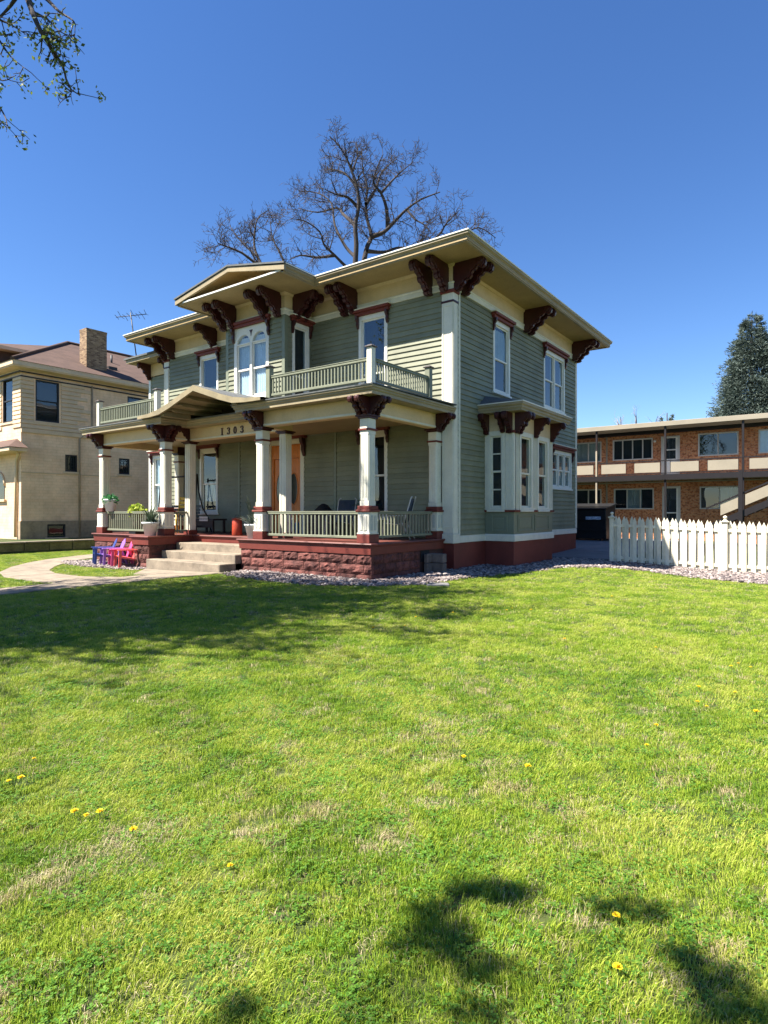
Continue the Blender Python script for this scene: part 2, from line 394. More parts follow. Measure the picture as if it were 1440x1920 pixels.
zz = gz(gp[:, 0], gp[:, 1]) + nr.uniform(0.0, 0.045, n)
V = np.stack([x_ + gp[:, 0:1], y_ + gp[:, 1:2], V[..., 2] + zz[:, None]], -1).reshape(-1, 3)
F = (iff[None] + (np.arange(n) * 12)[:, None, None]).reshape(-1, 3)
def fast_mesh(name, V, F, mat, smooth=False):
    """numpy verts and equal-sized faces to a mesh"""
    me = D.meshes.new(name); k = F.shape[1]
    me.vertices.add(len(V)); me.vertices.foreach_set('co', V.astype(np.float32).ravel())
    me.loops.add(F.size); me.loops.foreach_set('vertex_index', F.astype(np.int32).ravel())
    me.polygons.add(len(F)); me.polygons.foreach_set('loop_start', np.arange(0, F.size, k, dtype=np.int32))
    me.polygons.foreach_set('use_smooth', np.full(len(F), smooth))
    me.update(calc_edges=True); me.validate()
    me.materials.append(mat)
    return me
GRAV, nd, lk, b = base_mat('river_gravel')
g = N(nd, 'ShaderNodeNewGeometry'); r1 = ramp(nd, [(0, (0.045, 0.035, 0.035)), (0.3, (0.12, 0.094, 0.088)), (0.6, (0.21, 0.165, 0.148)), (1, (0.37, 0.31, 0.275))])
lk.new(g.outputs['Random Per Island'], r1.inputs['Fac']); lk.new(r1.outputs['Color'], b.inputs['Base Color']); b.inputs['Roughness'].default_value = 0.75
tag(link(D.objects.new('gravel', fast_mesh('gravel', V, F, GRAV))), 'pinkish grey river gravel bed along the house and picket fence', 'gravel', kind='stuff')
BED = surf('gravel_bed_soil', (0.16, 0.12, 0.11), 0.9, 0.4, 5, 60, 0.8, 0.02)
for poly in GRAVEL_POLYS:
    me = D.meshes.new('gravel_bed'); bm = bmesh.new()
    f = bm.faces.new([bm.verts.new((x, y, 0)) for x, y in poly]); bmesh.ops.triangulate(bm, faces=[f])
    bmesh.ops.subdivide_edges(bm, edges=bm.edges, cuts=4, use_grid_fill=True)
    for v in bm.verts: v.co.z = float(gz(v.co.x, v.co.y)) + 0.008
    bmesh.ops.recalc_face_normals(bm, faces=bm.faces); bm.to_mesh(me); bm.free(); me.materials.append(BED)
    tag(link(D.objects.new('gravel_bed', me)), kind='structure')

# ------------------------------------------------------------------ the green house
house = thing('green_house', 'two-storey sage green wooden house with cream eaves, maroon brackets and a front porch', 'house', (-6.4, 3.0, 0))
EXPO = 0.152
def board_mesh(name, mat):
    mb = MB(); e = EXPO
    mb.extrude([(0.012, 0.0), (-0.042, 0.0), (-0.041, 0.010), (-0.006, e + 0.02), (0.012, e + 0.02)], lambda p, q, t: (t, p, q), 0.0, 1.0)
    return mb.mesh(name, mat)
BOARD = board_mesh('clapboard', SIDING)
def siding(wall, plane, f, facing, a0, a1, z0, z1, openings=(), joined=False):
    """rows of lapped boards with the openings left free"""
    z = z0; mb = MB()
    while z < z1 - 0.01:
        zt = min(z + EXPO, z1); segs = [(a0, a1)]
        for (o0, o1, oz0, oz1) in openings:
            if min(zt, oz1) - max(z, oz0) > 0.5 * EXPO:
                ns = []
                for s0, s1 in segs:
                    if o1 <= s0 or o0 >= s1: ns.append((s0, s1)); continue
                    if o0 > s0: ns.append((s0, o0))
                    if o1 < s1: ns.append((o1, s1))
                segs = ns
        for s0, s1 in segs:
            if s1 - s0 < 0.02: continue
            jit = rng.uniform(-0.002, 0.002); hs = (zt - z) / EXPO
            if joined:
                mb.extrude([(-0.012, 0.0), (0.032, 0.0), (0.030, 0.012), (0.008, (EXPO + 0.02) * hs), (-0.012, (EXPO + 0.02) * hs)], lambda p, q, t: f(t, p + jit, z + q), s0, s1)
            elif facing == 'front':
                put('clapboard', BOARD, wall, (s0, plane + jit, z), 0, (s1 - s0, 1, hs))
            else:
                put('clapboard', BOARD, wall, (plane - jit, s0, z), R(90), (s1 - s0, 1, hs))
        z += EXPO
    if joined:
        tag(mb.build('clapboards', SIDING, wall), kind='stuff')
Z_FR = 7.72
wallF = box_obj('front_wall', SAGE, house, -13.06, -0.14, 0.14, 0.5, 0.5, 8.37)
wallS = box_obj('side_wall', SAGE, house, -0.5, -0.14, 0.5, 9.86, 0.5, 8.37)
box_obj('rear_wall', SAGE, house, -13.2, 0.0, 9.88, 10.0, 0.5, 8.37)
box_obj('far_side_wall', SAGE, house, -13.2, -13.08, 0.02, 9.86, 0.5, 8.37)
wallP = MB().box(-7.82, -5.40, -1.06, 0.12, 4.4, 8.37).build('projecting_wall', SAGE, house)
wallW = MB().box(-15.0, -13.22, 0.64, 6.0, 0.3, 8.0).build('left_wing_wall', SAGE, house)
# openings (a0, a1, z0, z1)
W_UPR = (-3.26, -2.18, 4.75, 7.54); W_UPL = (-10.98, -9.88, 4.75, 7.50)
W_PR = (-3.24, -2.18, 1.42, 4.02); W_PL = (-10.98, -9.92, 1.56, 3.98); W_DOOR = (-7.27, -5.54, 0.88, 4.02)
W_ARCH = (-7.56, -5.92, 5.28, 7.62); W_PS = (-0.90, -0.14, 4.95, 7.56)
W_S1 = (2.42, 3.62, 5.30, 7.52); W_S2 = (6.5, 8.64, 5.40, 7.52); W_K = (7.25, 9.42, 2.50, 3.93)
siding(wallF, 0.0, FR(0.0), 'front', -5.24, -0.32, 4.55, Z_FR, [W_UPR])
siding(wallF, 0.0, FR(0.0), 'front', -12.93, -7.95, 4.55, Z_FR, [W_UPL])
siding(wallF, 0.0, FR(0.0), 'front', -13.2, -8.80, 0.90, 4.1, [W_PL], joined=True)
siding(wallF, 0.0, FR(0.0), 'front', -8.68, -4.27, 0.90, 4.1, [W_DOOR])
siding(wallF, 0.0, FR(0.0), 'front', -4.15, -0.32, 0.90, 4.1, [W_PR])
siding(wallP, -1.2, FR(-1.2), 'front', -7.86, -5.34, 4.60, Z_FR, [W_ARCH])
siding(wallP, -5.25, SD(-5.25), 'side', -1.12, 0.0, 4.60, Z_FR, [W_PS], joined=True)
siding(wallS, 0.0, SD(0.0), 'side', 0.22, 9.9, 0.95, Z_FR, [W_S1, W_S2, W_K, (1.88, 4.95, 0.0, 4.62)])
siding(wallW, 0.5, FR(0.5), 'front', -14.97, -13.2, 0.5, 7.3, [(-14.85, -13.9, 1.56, 3.98)], joined=True)
# corner boards
cb = MB()
for x in (-8.74, -4.21): cb.box(x - 0.05, x + 0.05, -0.045, 0.02, 0.9, 4.1)
cb.box(-5.35, -5.215, -1.235, -1.10, 4.55, Z_FR)
cb.build('corner_board', SAGE, house, 0.004)
MB().box(-7.99, -7.85, -1.235, -1.10, 4.55, Z_FR).build('corner_board', SAGE, house, 0.004)
MB().box(-15.1, -14.96, 0.455, 0.66, 0.3, 7.35).build('corner_board', WHITE, house, 0.004)
MB().box(-0.08, 0.045, 9.88, 10.05, 0.95, Z_FR).build('corner_board', TRIM, house, 0.004)
# foundation and water table
MB().box(-13.2, 0.015, 0.02, 10.0, -0.5, 0.742).build('foundation', BROWNRED, house, 0.008)
MB().box(-0.36, 0.075, -0.06, 0.25, -0.5, 0.741).build('foundation_corner', BROWNRED, house, 0.008)
MB().box(0.017, 0.94, 1.9, 4.93, -0.5, 0.742).build('bay_foundation', BROWNRED, house, 0.008)
MB().sweep([(0, 0.26), (0, 1.9), (0.94, 1.9), (0.94, 4.93), (0, 4.93), (0, 10.03)], [(-0.01, 0.745), (0.045, 0.745), (0.045, 0.90), (0.02, 0.95), (-0.01, 0.95)]).build('water_table', TRIM, house, 0.004)
MB().box(-15.05, -13.2, 0.52, 6, -0.5, 0.5).build('wing_foundation', BROWNRED, house)
# pilasters
def pilaster(x0, x1, y0, y1, zb, zt, name='pilaster'):
    p = MB().box(x0, x1, y0, y1, zb + 0.26, zt).build(name, TRIM, house, 0.006)
    MB().box(x0 - 0.06, x1 + 0.045, y0 - 0.06, y1 + 0.045, zb, zb + 0.26).build('plinth', TRIM, p, 0.01)
    MB().box(x0 - 0.015, x1 + 0.015, y0 - 0.015, y1 + 0.012, zt - 0.26, zt - 0.20).build('neck_band', MAROON, p, 0.004)
    w = MB()
    for a, b_ in ((x0 + 0.02, x0 + 0.06), (x1 - 0.06, x1 - 0.02)): w.box(a, b_, y0 - 0.014, y0, zb + 0.42, zt - 0.32)
    w.box(x0 + 0.06, x1 - 0.06, y0 - 0.014, y0, zt - 0.36, zt - 0.32).box(x0 + 0.06, x1 - 0.06, y0 - 0.014, y0, zb + 0.42, zb + 0.46)
    w.box(x1, x1 + 0.014, y0 + 0.02, y0 + 0.05, zb + 0.42, zt - 0.32).box(x1, x1 + 0.014, y1 - 0.05, y1 - 0.02, zb + 0.42, zt - 0.32)
    w.build('panel_moulding', TRIM, p, 0.003)
    MB().box(x0 - 0.04, x1 + 0.04, y0 - 0.04, y1 + 0.03, zt, zt + 0.09).build('cap', BROWNRED, p, 0.01)
pilaster(-0.32, 0.045, -0.05, 0.22, 0.742, 7.60)
pilaster(-13.25, -12.93, -0.05, 0.1, 0.742, 7.60)
MB().box(-0.02, 0.06, 0.26, 0.34, 0.95, Z_FR).build('downspout', TRIM, house, 0.02)
# frieze
fpath = [(-5.25, -1.2), (-5.25, 0), (0, 0), (0, 10), (-13.2, 10), (-13.2, 0), (-7.95, 0), (-7.95, -1.2)]
MB().sweep(fpath, [(-0.02, 7.86), (0.035, 7.86), (0.035, 8.37), (-0.02, 8.37)], True).build('frieze', CREAM, house)
MB().sweep(fpath, [(-0.02, 7.70), (0.055, 7.70), (0.055, 7.84), (0.075, 7.86), (0.075, 7.89), (-0.02, 7.89)], True).build('architrave', TRIM, house, 0.004)
MB().sweep(fpath, [(0.03, 8.30), (0.06, 8.30), (0.10, 8.372), (0.03, 8.372)], True).build('bed_moulding', CREAM, house)
# eaves
EX0, EX1, EY0, EY1, PX0, PX1, PY0 = -14.15, 1.06, -1.15, 11.1, -8.98, -4.05, -2.42
epath = [(PX1, PY0), (PX1, EY0), (EX1, EY0), (EX1, EY1), (EX0, EY1), (EX0, EY0), (PX0, EY0), (PX0, PY0)]
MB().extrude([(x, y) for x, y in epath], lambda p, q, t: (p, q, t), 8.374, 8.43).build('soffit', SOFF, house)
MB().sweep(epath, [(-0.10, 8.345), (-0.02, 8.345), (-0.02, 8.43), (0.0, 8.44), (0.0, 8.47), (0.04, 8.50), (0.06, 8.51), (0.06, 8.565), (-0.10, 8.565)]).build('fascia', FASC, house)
MB().sweep(epath, [(-0.02, 8.567), (0.085, 8.567), (0.085, 8.598), (-0.02, 8.598)]).build('drip_edge', WHITE, house)
rf = MB(); zr = 9.7
rv = [(EX0, EY0, 8.60), (EX1, EY0, 8.60), (EX1, EY1, 8.60), (EX0, EY1, 8.60), (-9.0, 5, zr), (-4.0, 5, zr)]
rf.add(rv, [(0, 1, 5, 4), (1, 2, 5), (2, 3, 4, 5), (3, 0, 4), (0, 3, 2, 1)])
main_roof = rf.build('roof', SHINGLE, house)
# pediment over the projection
pc, pz0, pz1 = -6.40, 8.56, 9.03
ped = MB()
for s in (-1, 1):
    xe = PX0 - 0.08 if s < 0 else PX1 + 0.08
    ped.add([(xe, PY0 - 0.08, pz0), (pc, PY0 - 0.08, pz1), (pc, 2.2, pz1), (xe, 2.2, pz0), (xe, PY0 - 0.08, pz0 + 0.05), (pc, PY0 - 0.08, pz1 + 0.05), (pc, 2.2, pz1 + 0.05), (xe, 2.2, pz0 + 0.05)],
            [(0, 1, 2, 3), (4, 5, 6, 7), (0, 1, 5, 4), (1, 2, 6, 5), (2, 3, 7, 6), (3, 0, 4, 7)])
ped.build('pediment_roof', SHINGLE, house)
rk = MB()
for s in (-1, 1):
    xe = PX0 - 0.06 if s < 0 else PX1 + 0.06
    rk.extrude([(xe, pz0 - 0.03), (pc, pz1 - 0.01), (pc, pz1 - 0.15), (xe, pz0 - 0.17)], lambda p, q, t: (p, t, q), PY0 - 0.05, PY0 + 0.03)
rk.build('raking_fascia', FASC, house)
rs = MB()
for s in (-1, 1):
    xe = PX0 + 0.02 if s < 0 else PX1 - 0.02
    rs.extrude([(xe, pz0 - 0.012), (pc, pz1 - 0.012), (pc, pz1 - 0.05), (xe, pz0 - 0.05)], lambda p, q, t: (p, t, q), PY0 + 0.03, -1.5)
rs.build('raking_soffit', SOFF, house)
MB().extrude([(PX0 + 0.1, 8.43), (PX1 - 0.1, 8.43), (pc, pz1 - 0.03)], lambda p, q, t: (p, t, q), -1.62, -1.5).build('tympanum', CREAM, house)
MB().box(PX0 + 0.3, PX1 - 0.12, PY0 - 0.015, PY0 + 0.04, 8.40, 8.448).build('pediment_cornice', WHITE, house)
# left wing eave
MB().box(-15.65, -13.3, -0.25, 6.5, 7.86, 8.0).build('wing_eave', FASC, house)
MB().box(-15.72, -13.3, -0.32, 6.5, 8.0, 8.07).build('wing_roof', SHINGLE, house)
MB().box(-15.12, -13.2, 0.45, 0.52, 7.35, 7.86).build('wing_frieze', CREAM, house)

# brackets: a scrolled profile cut from plank
BRP = [(0, 0), (0.88, 0), (0.93, -0.05), (0.95, -0.14), (0.92, -0.24), (0.84, -0.29), (0.76, -0.26), (0.73, -0.20), (0.68, -0.22), (0.63, -0.29), (0.55, -0.31), (0.51, -0.37), (0.52, -0.44), (0.46, -0.51), (0.37, -0.52), (0.31, -0.56),
       (0.30, -0.62), (0.23, -0.67), (0.18, -0.70), (0.22, -0.74), (0.15, -0.80), (0.06, -0.81), (0, -0.81)]
def bracket_mesh(name, prof, w, mat, sc=1.0, sz=1.0):
    mb = MB(); P_ = [(o * sc, z * sz) for o, z in prof]
    mb.extrude(P_, lambda p, q, t: (t, -p, q), -w / 2, w / 2)
    c = (-(0.82 * sc), -0.115 * sz)
    for s in (-1, 1):                                             # carved scroll and raised rib on each cheek
        for k in range(2):
            ring = [(s * (w / 2 + 0.012 * (k)), c[0] + math.cos(a) * 0.075 * sc * (1 - 0.25 * k), c[1] + math.sin(a) * 0.085 * sz * (1 - 0.25 * k)) for a in np.linspace(0, 2 * math.pi, 10, endpoint=False)]
            if k == 0: r0 = ring
            else: mb.add(r0 + ring, [(i, (i + 1) % 10, 10 + (i + 1) % 10, 10 + i) for i in range(10)] + [tuple(range(10, 20))])
    mb.extrude([(o * 1.0 + (0.028 * sc if o > 0.03 else 0), z - (0.018 * sz if 0 < i < len(P_) - 1 and z < -0.02 else 0)) for i, (o, z) in enumerate(P_)], lambda p, q, t: (t, -p, q), -w * 0.22, w * 0.22)
    me = mb.mesh(name, mat)
    return me
BRK = bracket_mesh('bracket', BRP, 0.20, MAROON, 0.98, 0.90)
for x in (-0.72, -0.20, -3.75, -3.40, -10.05, -13.12, -12.62): put('bracket', BRK, house, (x, -0.03, 8.373))
for x in (-6.02, -5.46, -8.02, -7.55): put('bracket', BRK, house, (x, -1.23, 8.373), 0, (1, 0.95, 1))
for y in (0.06, 0.50, 4.80, 5.16, 9.55, 9.95): put('bracket', BRK, house, (0.03, y, 8.373), R(90))
put('bracket', BRK, house, (-5.22, -0.80, 8.373), R(90)); put('bracket', BRK, house, (-5.22, -0.45, 8.373), R(90), (1, .9, 1))
put('bracket', BRK, house, (-7.98, -0.7, 8.373), R(-90), (1, .8, 1))
BRKW = bracket_mesh('wing_bracket', BRP, 0.15, MAROON, 0.62, 0.8)
for x in (-15.0, -13.55): put('bracket', BRKW, house, (x, 0.47, 7.855))
put('bracket', BRKW, house, (-15.1, 0.6, 7.855), R(-90))

# ------------------------------------------------------------------ windows and door
def window(name, f, a0, a1, z0, z1, bays=1, curtain=None, crown=True, arch=False, mid=0.5, casing=None, curt_z=None, muntin=False, label=None, sillw=0.05, drops=True, screen=True):
    cm = casing or WHITE
    w = MB(); cw = 0.105
    mbox(w, f, a0, a0 + cw, -0.14, 0.045, z0, z1); mbox(w, f, a1 - cw, a1, -0.14, 0.045, z0, z1)
    mbox(w, f, a0 + cw, a1 - cw, -0.14, 0.043, z1 - 0.14, z1); mbox(w, f, a0 + cw, a1 - cw, -0.14, 0.043, z0, z0 + 0.07)
    win = w.build(name, cm, house, 0.004)
    if label: win['label'] = label
    s = MB(); mbox(s, f, a0 - sillw, a1 + sillw, 0.0, 0.085, z0 - 0.06, z0 - 0.002); s.build('sill', cm, win, 0.006)
    inner0, inner1, b0, b1 = a0 + cw, a1 - cw, z0 + 0.07, z1 - 0.14
    bk = MB(); mbox(bk, f, inner0, inner1, -0.138, -0.13, b0, b1); bk.build('room_darkness', INSIDE, win)
    step = (inner1 - inner0) / bays
    for k in range(bays):
        u0, u1 = inner0 + k * step, inner0 + (k + 1) * step
        if k: u0 += 0.035
        if k < bays - 1: u1 -= 0.035
        if k:
            m_ = MB(); mbox(m_, f, u0 - 0.07, u0, -0.13, 0.04, b0, b1); m_.build('mullion', cm, win, 0.004)
        zm = b0 + (b1 - b0) * mid; sw = 0.048
        sh = MB()
        for (q0, q1, d) in ((b0, zm + 0.02, -0.035), (zm - 0.02, b1, -0.008)):
            mbox(sh, f, u0, u0 + sw, d - 0.025, d, q0, q1); mbox(sh, f, u1 - sw, u1, d - 0.025, d, q0, q1)
            mbox(sh, f, u0 + sw, u1 - sw, d - 0.025, d - 0.001, q0, q0 + 0.055); mbox(sh, f, u0 + sw, u1 - sw, d - 0.025, d - 0.001, q1 - 0.045, q1)
        if muntin:
            for fz in (0.25, 0.75): mbox(sh, f, u0 + sw, u1 - sw, -0.03, -0.004, b0 + (b1 - b0) * fz - 0.02, b0 + (b1 - b0) * fz + 0.02)
        sh.build('sash', cm, win, 0.003)
        for (q0, q1, d) in ((b0 + 0.05, zm - 0.02, -0.048), (zm + 0.03, b1 - 0.04, -0.022)):
            p_ = MB(); mbox(p_, f, u0 + sw - 0.005, u1 - sw + 0.005, d - 0.004, d, q0, q1); p_.build('pane', GLASS, win)
        if curtain:
            c0, c1 = curt_z or (b0, b1); cmb = MB(); nn = 22; pv = []
            for i in range(nn + 1):
                u = u0 + 0.02 + (u1 - u0 - 0.04) * i / nn; dd = -0.105 + 0.016 * math.sin(i * 1.9 + k) + 0.006 * math.sin(i * 0.7)
                pv += [f(u, dd, c0), f(u, dd, c1)]
            cmb.add(pv, [(2 * i, 2 * i + 2, 2 * i + 3, 2 * i + 1) for i in range(nn)], True); cmb.build('curtain', curtain, win)
    if crown:
        c = MB(); mbox(c, f, a0 - 0.09, a1 + 0.09, 0.03, 0.13, z1 + 0.002, z1 + 0.09); mbox(c, f, a0 - 0.13, a1 + 0.13, 0.03, 0.20, z1 + 0.09, z1 + 0.16)
        c.build('crown', BROWNRED, win, 0.006)
        cp = MB(); mbox(cp, f, a0 - 0.15, a1 + 0.15, -0.01, 0.22, z1 + 0.161, z1 + 0.19); cp.build('crown_cap', TRIM, win, 0.004)
        if drops:
            for u in (a0 - 0.055, a1 - 0.025):
                dm = MB(); dm.extrude([(0, 0), (0.13, 0), (0.12, -0.09), (0.06, -0.17), (0.07, -0.26), (0.03, -0.36), (0, -0.38)], lambda p, q, t: f(t, p + 0.046, z1 + q), u, u + 0.08)
                dm.build('crown_bracket', MAROON, win, 0.004)
    return win
window('upper_window', FR(0.0), *W_UPR, curtain=None, mid=0.36)
window('upper_window', FR(0.0), *W_UPL, curtain=BLIND, mid=0.36, curt_z=(5.0, 6.3))
window('porch_window', FR(0.0), *W_PR, mid=0.5)
window('porch_window', FR(0.0), *W_PL, mid=0.46, curtain=CURTAIN, curt_z=(2.0, 2.72))
window('wing_window', FR(0.5), -14.85, -13.9, 1.56, 3.98, mid=0.5, curtain=CURTAIN)
window('projection_side_window', SD(-5.25), *W_PS, mid=0.36)
window('side_window', SD(0.0), *W_S1, mid=0.48, curtain=BLIND, curt_z=(6.4, 7.3))
window('double_window', SD(0.0), *W_S2, bays=2, mid=0.5)
window('kitchen_window', SD(0.0), *W_K, bays=3, mid=0.5, curtain=BLIND, curt_z=(2.6, 3.1))
# twin arched window in the projection
def arched_window():
    f = FR(-1.2); a0, a1, z0, z1 = W_ARCH; zs = 7.06; win = None; cw = 0.13
    mid_u = (a0 + a1) / 2; half = (a1 - a0) / 2; hw = half / 2
    # head board with two round-topped openings, cut as strips
    hb = MB(); cols = 40
    def top_of(u):
        for c in (a0 + cw + (mid_u - 0.05 - a0 - cw) / 2, mid_u + 0.05 + (a1 - cw - mid_u - 0.05) / 2):
            r_ = (mid_u - 0.05 - a0 - cw) / 2
            if abs(u - c) < r_: return zs + math.sqrt(max(0, r_ * r_ - (u - c) ** 2)) * 0.98
        return None
    us = np.linspace(a0, a1, cols + 1)
    for i in range(cols):
        u0, u1 = us[i], us[i + 1]; t0, t1 = top_of(u0 + 1e-4), top_of(u1 - 1e-4)
        t0 = zs if t0 is None else t0; t1 = zs if t1 is None else t1
        if top_of((u0 + u1) / 2) is None: t0 = t1 = zs
        hb.add([f(u0, -0.1, t0), f(u1, -0.1, t1), f(u1, -0.1, z1), f(u0, -0.1, z1), f(u0, 0.035, t0), f(u1, 0.035, t1), f(u1, 0.035, z1), f(u0, 0.035, z1)],
               [(4, 5, 6, 7), (0, 3, 2, 1), (0, 1, 5, 4), (2, 3, 7, 6)])
    win = hb.build('arched_window', WHITE, house)
    j = MB(); mbox(j, f, a0, a0 + cw, -0.14, 0.045, z0, zs - 0.001); mbox(j, f, a1 - cw, a1, -0.14, 0.045, z0, zs - 0.001); mbox(j, f, mid_u - 0.05, mid_u + 0.05, -0.14, 0.05, z0, zs - 0.001)
    mbox(j, f, a0 + cw, a1 - cw, -0.14, 0.03, z0, z0 + 0.07)
    j.build('jamb', WHITE, win, 0.004)
    bk = MB(); mbox(bk, f, a0 + cw - 0.02, a1 - cw + 0.02, -0.139, -0.131, z0 + 0.05, z1 - 0.1); bk.build('room_darkness', INSIDE, win)
    for u0, u1 in ((a0 + cw, mid_u - 0.05), (mid_u + 0.05, a1 - cw)):
        sh = MB(); zm = z0 + 0.95
        for q0, q1, d in ((z0 + 0.07, zm + 0.02, -0.02), (zm - 0.02, zs, 0.0)):
            mbox(sh, f, u0, u0 + 0.05, d - 0.03, d, q0, q1); mbox(sh, f, u1 - 0.05, u1, d - 0.03, d, q0, q1); mbox(sh, f, u0 + 0.05, u1 - 0.05, d - 0.03, d - 0.001, q0, q0 + 0.06); mbox(sh, f, u0 + 0.05, u1 - 0.05, d - 0.03, d - 0.001, q1 - 0.05, q1)
        mbox(sh, f, u0, u1, -0.03, 0.03, zs + 0.001, zs + 0.045)
        sh.build('sash', WHITE, win, 0.003)
        p_ = MB(); mbox(p_, f, u0 + 0.04, u1 - 0.04, -0.045, -0.04, z0 + 0.1, zm); p_.build('pane', GLASS, win)
        p_ = MB(); mbox(p_, f, u0 + 0.04, u1 - 0.04, -0.02, -0.016, zm, zs - 0.04); p_.build('pane', GLASS, win)
        r_ = (u1 - u0) / 2; c = (u0 + u1) / 2
        p_ = MB(); p_.add([f(c + math.cos(t) * r_, -0.02, zs + math.sin(t) * r_) for t in np.linspace(0, math.pi, 15)], [tuple(range(15))]); p_.build('pane', GLASS, win)
        cmb = MB(); pv = []; nn = 24
        for i in range(nn + 1):
            u = u0 + (u1 - u0) * i / nn; dd = -0.10 + 0.018 * math.sin(i * 1.7)
            pv += [f(u, dd, z0 + 0.07), f(u, dd, zs + 0.25)]
        cmb.add(pv, [(2 * i, 2 * i + 2, 2 * i + 3, 2 * i + 1) for i in range(nn)], True); cmb.build('curtain', CURTAIN, win)
    dk = MB(); dk.extrude([(mid_u - 0.075, z1 - 0.14), (mid_u + 0.075, z1 - 0.14), (mid_u + 0.02, z1 - 0.24), (mid_u, z1 - 0.34), (mid_u - 0.02, z1 - 0.24)], lambda p, q, t: f(p, t, q), 0.036, 0.05); dk.build('carved_drop', MAROON, win)
    s = MB(); mbox(s, f, a0 - 0.06, a1 + 0.06, 0, 0.09, z0 - 0.07, z0 - 0.002); s.build('sill', WHITE, win, 0.006)
    c = MB(); mbox(c, f, a0 - 0.1, a1 + 0.1, 0.055, 0.14, z1 + 0.002, z1 + 0.09); mbox(c, f, a0 - 0.15, a1 + 0.15, 0.08, 0.2, z1 + 0.09, z1 + 0.17); c.build('crown', BROWNRED, win, 0.006)
    for u in (a0 - 0.06, a1 - 0.03):
        dm = MB(); dm.extrude([(0, 0), (0.13, 0), (0.12, -0.1), (0.06, -0.2), (0.07, -0.32), (0.03, -0.44), (0, -0.46)], lambda p, q, t: f(t, p + 0.047, z1 + q), u, u + 0.09); dm.build('crown_bracket', MAROON, win, 0.004)
arched_window()
# the front door: double leaves of oak with an oval light, transom, pale casing
def door():
    f = FR(0.0); a0, a1, z0, z1 = W_DOOR
    c = MB(); mbox(c, f, a0, a0 + 0.17, -0.14, 0.05, z0, z1); mbox(c, f, a1 - 0.17, a1, -0.14, 0.05, z0, z1); mbox(c, f, a0 + 0.17, a1 - 0.17, -0.14, 0.045, z1 - 0.16, z1)
    dr = c.build('front_door', TRIM, house, 0.005)
    i0, i1 = a0 + 0.17, a1 - 0.17
    fr = MB(); mbox(fr, f, i0, i0 + 0.09, -0.13, 0.0, z0, z1 - 0.16); mbox(fr, f, i1 - 0.09, i1, -0.13, 0.0, z0, z1 - 0.16); mbox(fr, f, i0 + 0.09, i1 - 0.09, -0.13, 0.0, z1 - 0.62, z1 - 0.17); fr.build('oak_frame', DOORW, dr, 0.006)
    m_ = (i0 + i1) / 2
    for k, (u0, u1) in enumerate(((i0 + 0.09, m_ - 0.004), (m_ + 0.004, i1 - 0.09))):
        lf = MB(); mbox(lf, f, u0, u1, -0.09, -0.045, z0, z1 - 0.63)
        mbox(lf, f, u0 + 0.09, u1 - 0.09, -0.05, -0.03, z0 + 0.12, z0 + 0.62)
        leaf = lf.build('door_leaf', DOORW, dr, 0.008)
        ov = MB(); cx_, cz_ = (u0 + u1) / 2, z0 + 1.5
        ov.add([f(cx_ + math.cos(t) * 0.19, -0.042, cz_ + math.sin(t) * 0.52) for t in np.linspace(0, 2 * math.pi, 24, endpoint=False)], [tuple(range(24))]); ov.build('oval_light', surf('dark_glass', (0.03, 0.035, 0.03), 0.08, 0.2, 8, 20, 0, spec=0.6), dr)
        rg = MB(); rr = [(math.cos(t), math.sin(t)) for t in np.linspace(0, 2 * math.pi, 25)]
        rg.tube([f(cx_ + a * 0.2, -0.04, cz_ + b_ * 0.53) for a, b_ in rr], 0.018, 5, False); rg.build('oval_moulding', DOORW, dr)
    kn = MB(); kn.lathe((m_ + 0.06, 0.075, z0 + 1.0), [(0.0, -0.03), (0.03, -0.015), (0.03, 0.015), (0.0, 0.03)], 10); kn.build('knob', surf('brass', (0.5, 0.3, 0.08), 0.3, 0.1, metal=1.0), dr)
    cr = MB(); mbox(cr, f, a0 - 0.14, a1 + 0.14, 0.03, 0.2, z1 + 0.002, z1 + 0.16); cr.build('crown', BROWNRED, dr, 0.006)
    for u in (a0 - 0.08, a1 - 0.04):
        dm = MB(); dm.extrude([(0, 0), (0.2, 0), (0.18, -0.14), (0.1, -0.26), (0.11, -0.38), (0.04, -0.56), (0, -0.6)], lambda p, q, t: f(t, p + 0.051, z1 + q), u, u + 0.12); dm.build('crown_bracket', MAROON, dr, 0.006)
door()
# ------------------------------------------------------------------ side bay window
bay = MB().box(0.02, 0.80, 2.045, 4.79, 0.745, 4.5).build('bay_window', SAGE, house)
fS, fE = FR(1.9), SD(0.94)
pn = MB()
mbox(pn, fS, 0.02, 0.94, -0.14, 0.0, 0.951, 1.60); mbox(pn, fE, 2.04, 4.93, -0.14, -0.0005, 0.951, 1.60)
pn.build('panel_base', SAGE, bay, 0.003)
def panel(f, u0, u1, z0, z1):
    m_ = MB(); t = 0.055
    mbox(m_, f, u0, u0 + t, 0.001, 0.022, z0, z1); mbox(m_, f, u1 - t, u1, 0.001, 0.022, z0, z1); mbox(m_, f, u0 + t, u1 - t, 0.001, 0.022, z0, z0 + t); mbox(m_, f, u0 + t, u1 - t, 0.001, 0.022, z1 - t, z1)
    mbox(m_, f, u0 + t + 0.05, u1 - t - 0.05, 0.001, 0.012, z0 + t + 0.05, z1 - t - 0.05)
    m_.build('recessed_panel', SAGE, bay, 0.006)
panel(fS, 0.22, 0.74, 1.02, 1.52); panel(fE, 2.16, 3.26, 1.02, 1.52); panel(fE, 3.42, 4.60, 1.02, 1.52)
MB().sweep([(0.0, 1.9), (0.94, 1.9), (0.94, 4.93), (0.0, 4.93)], [(-0.12, 1.60), (0.05, 1.60), (0.06, 1.66), (-0.12, 1.66)]).build('sill_band', BROWNRED, bay, 0.004)
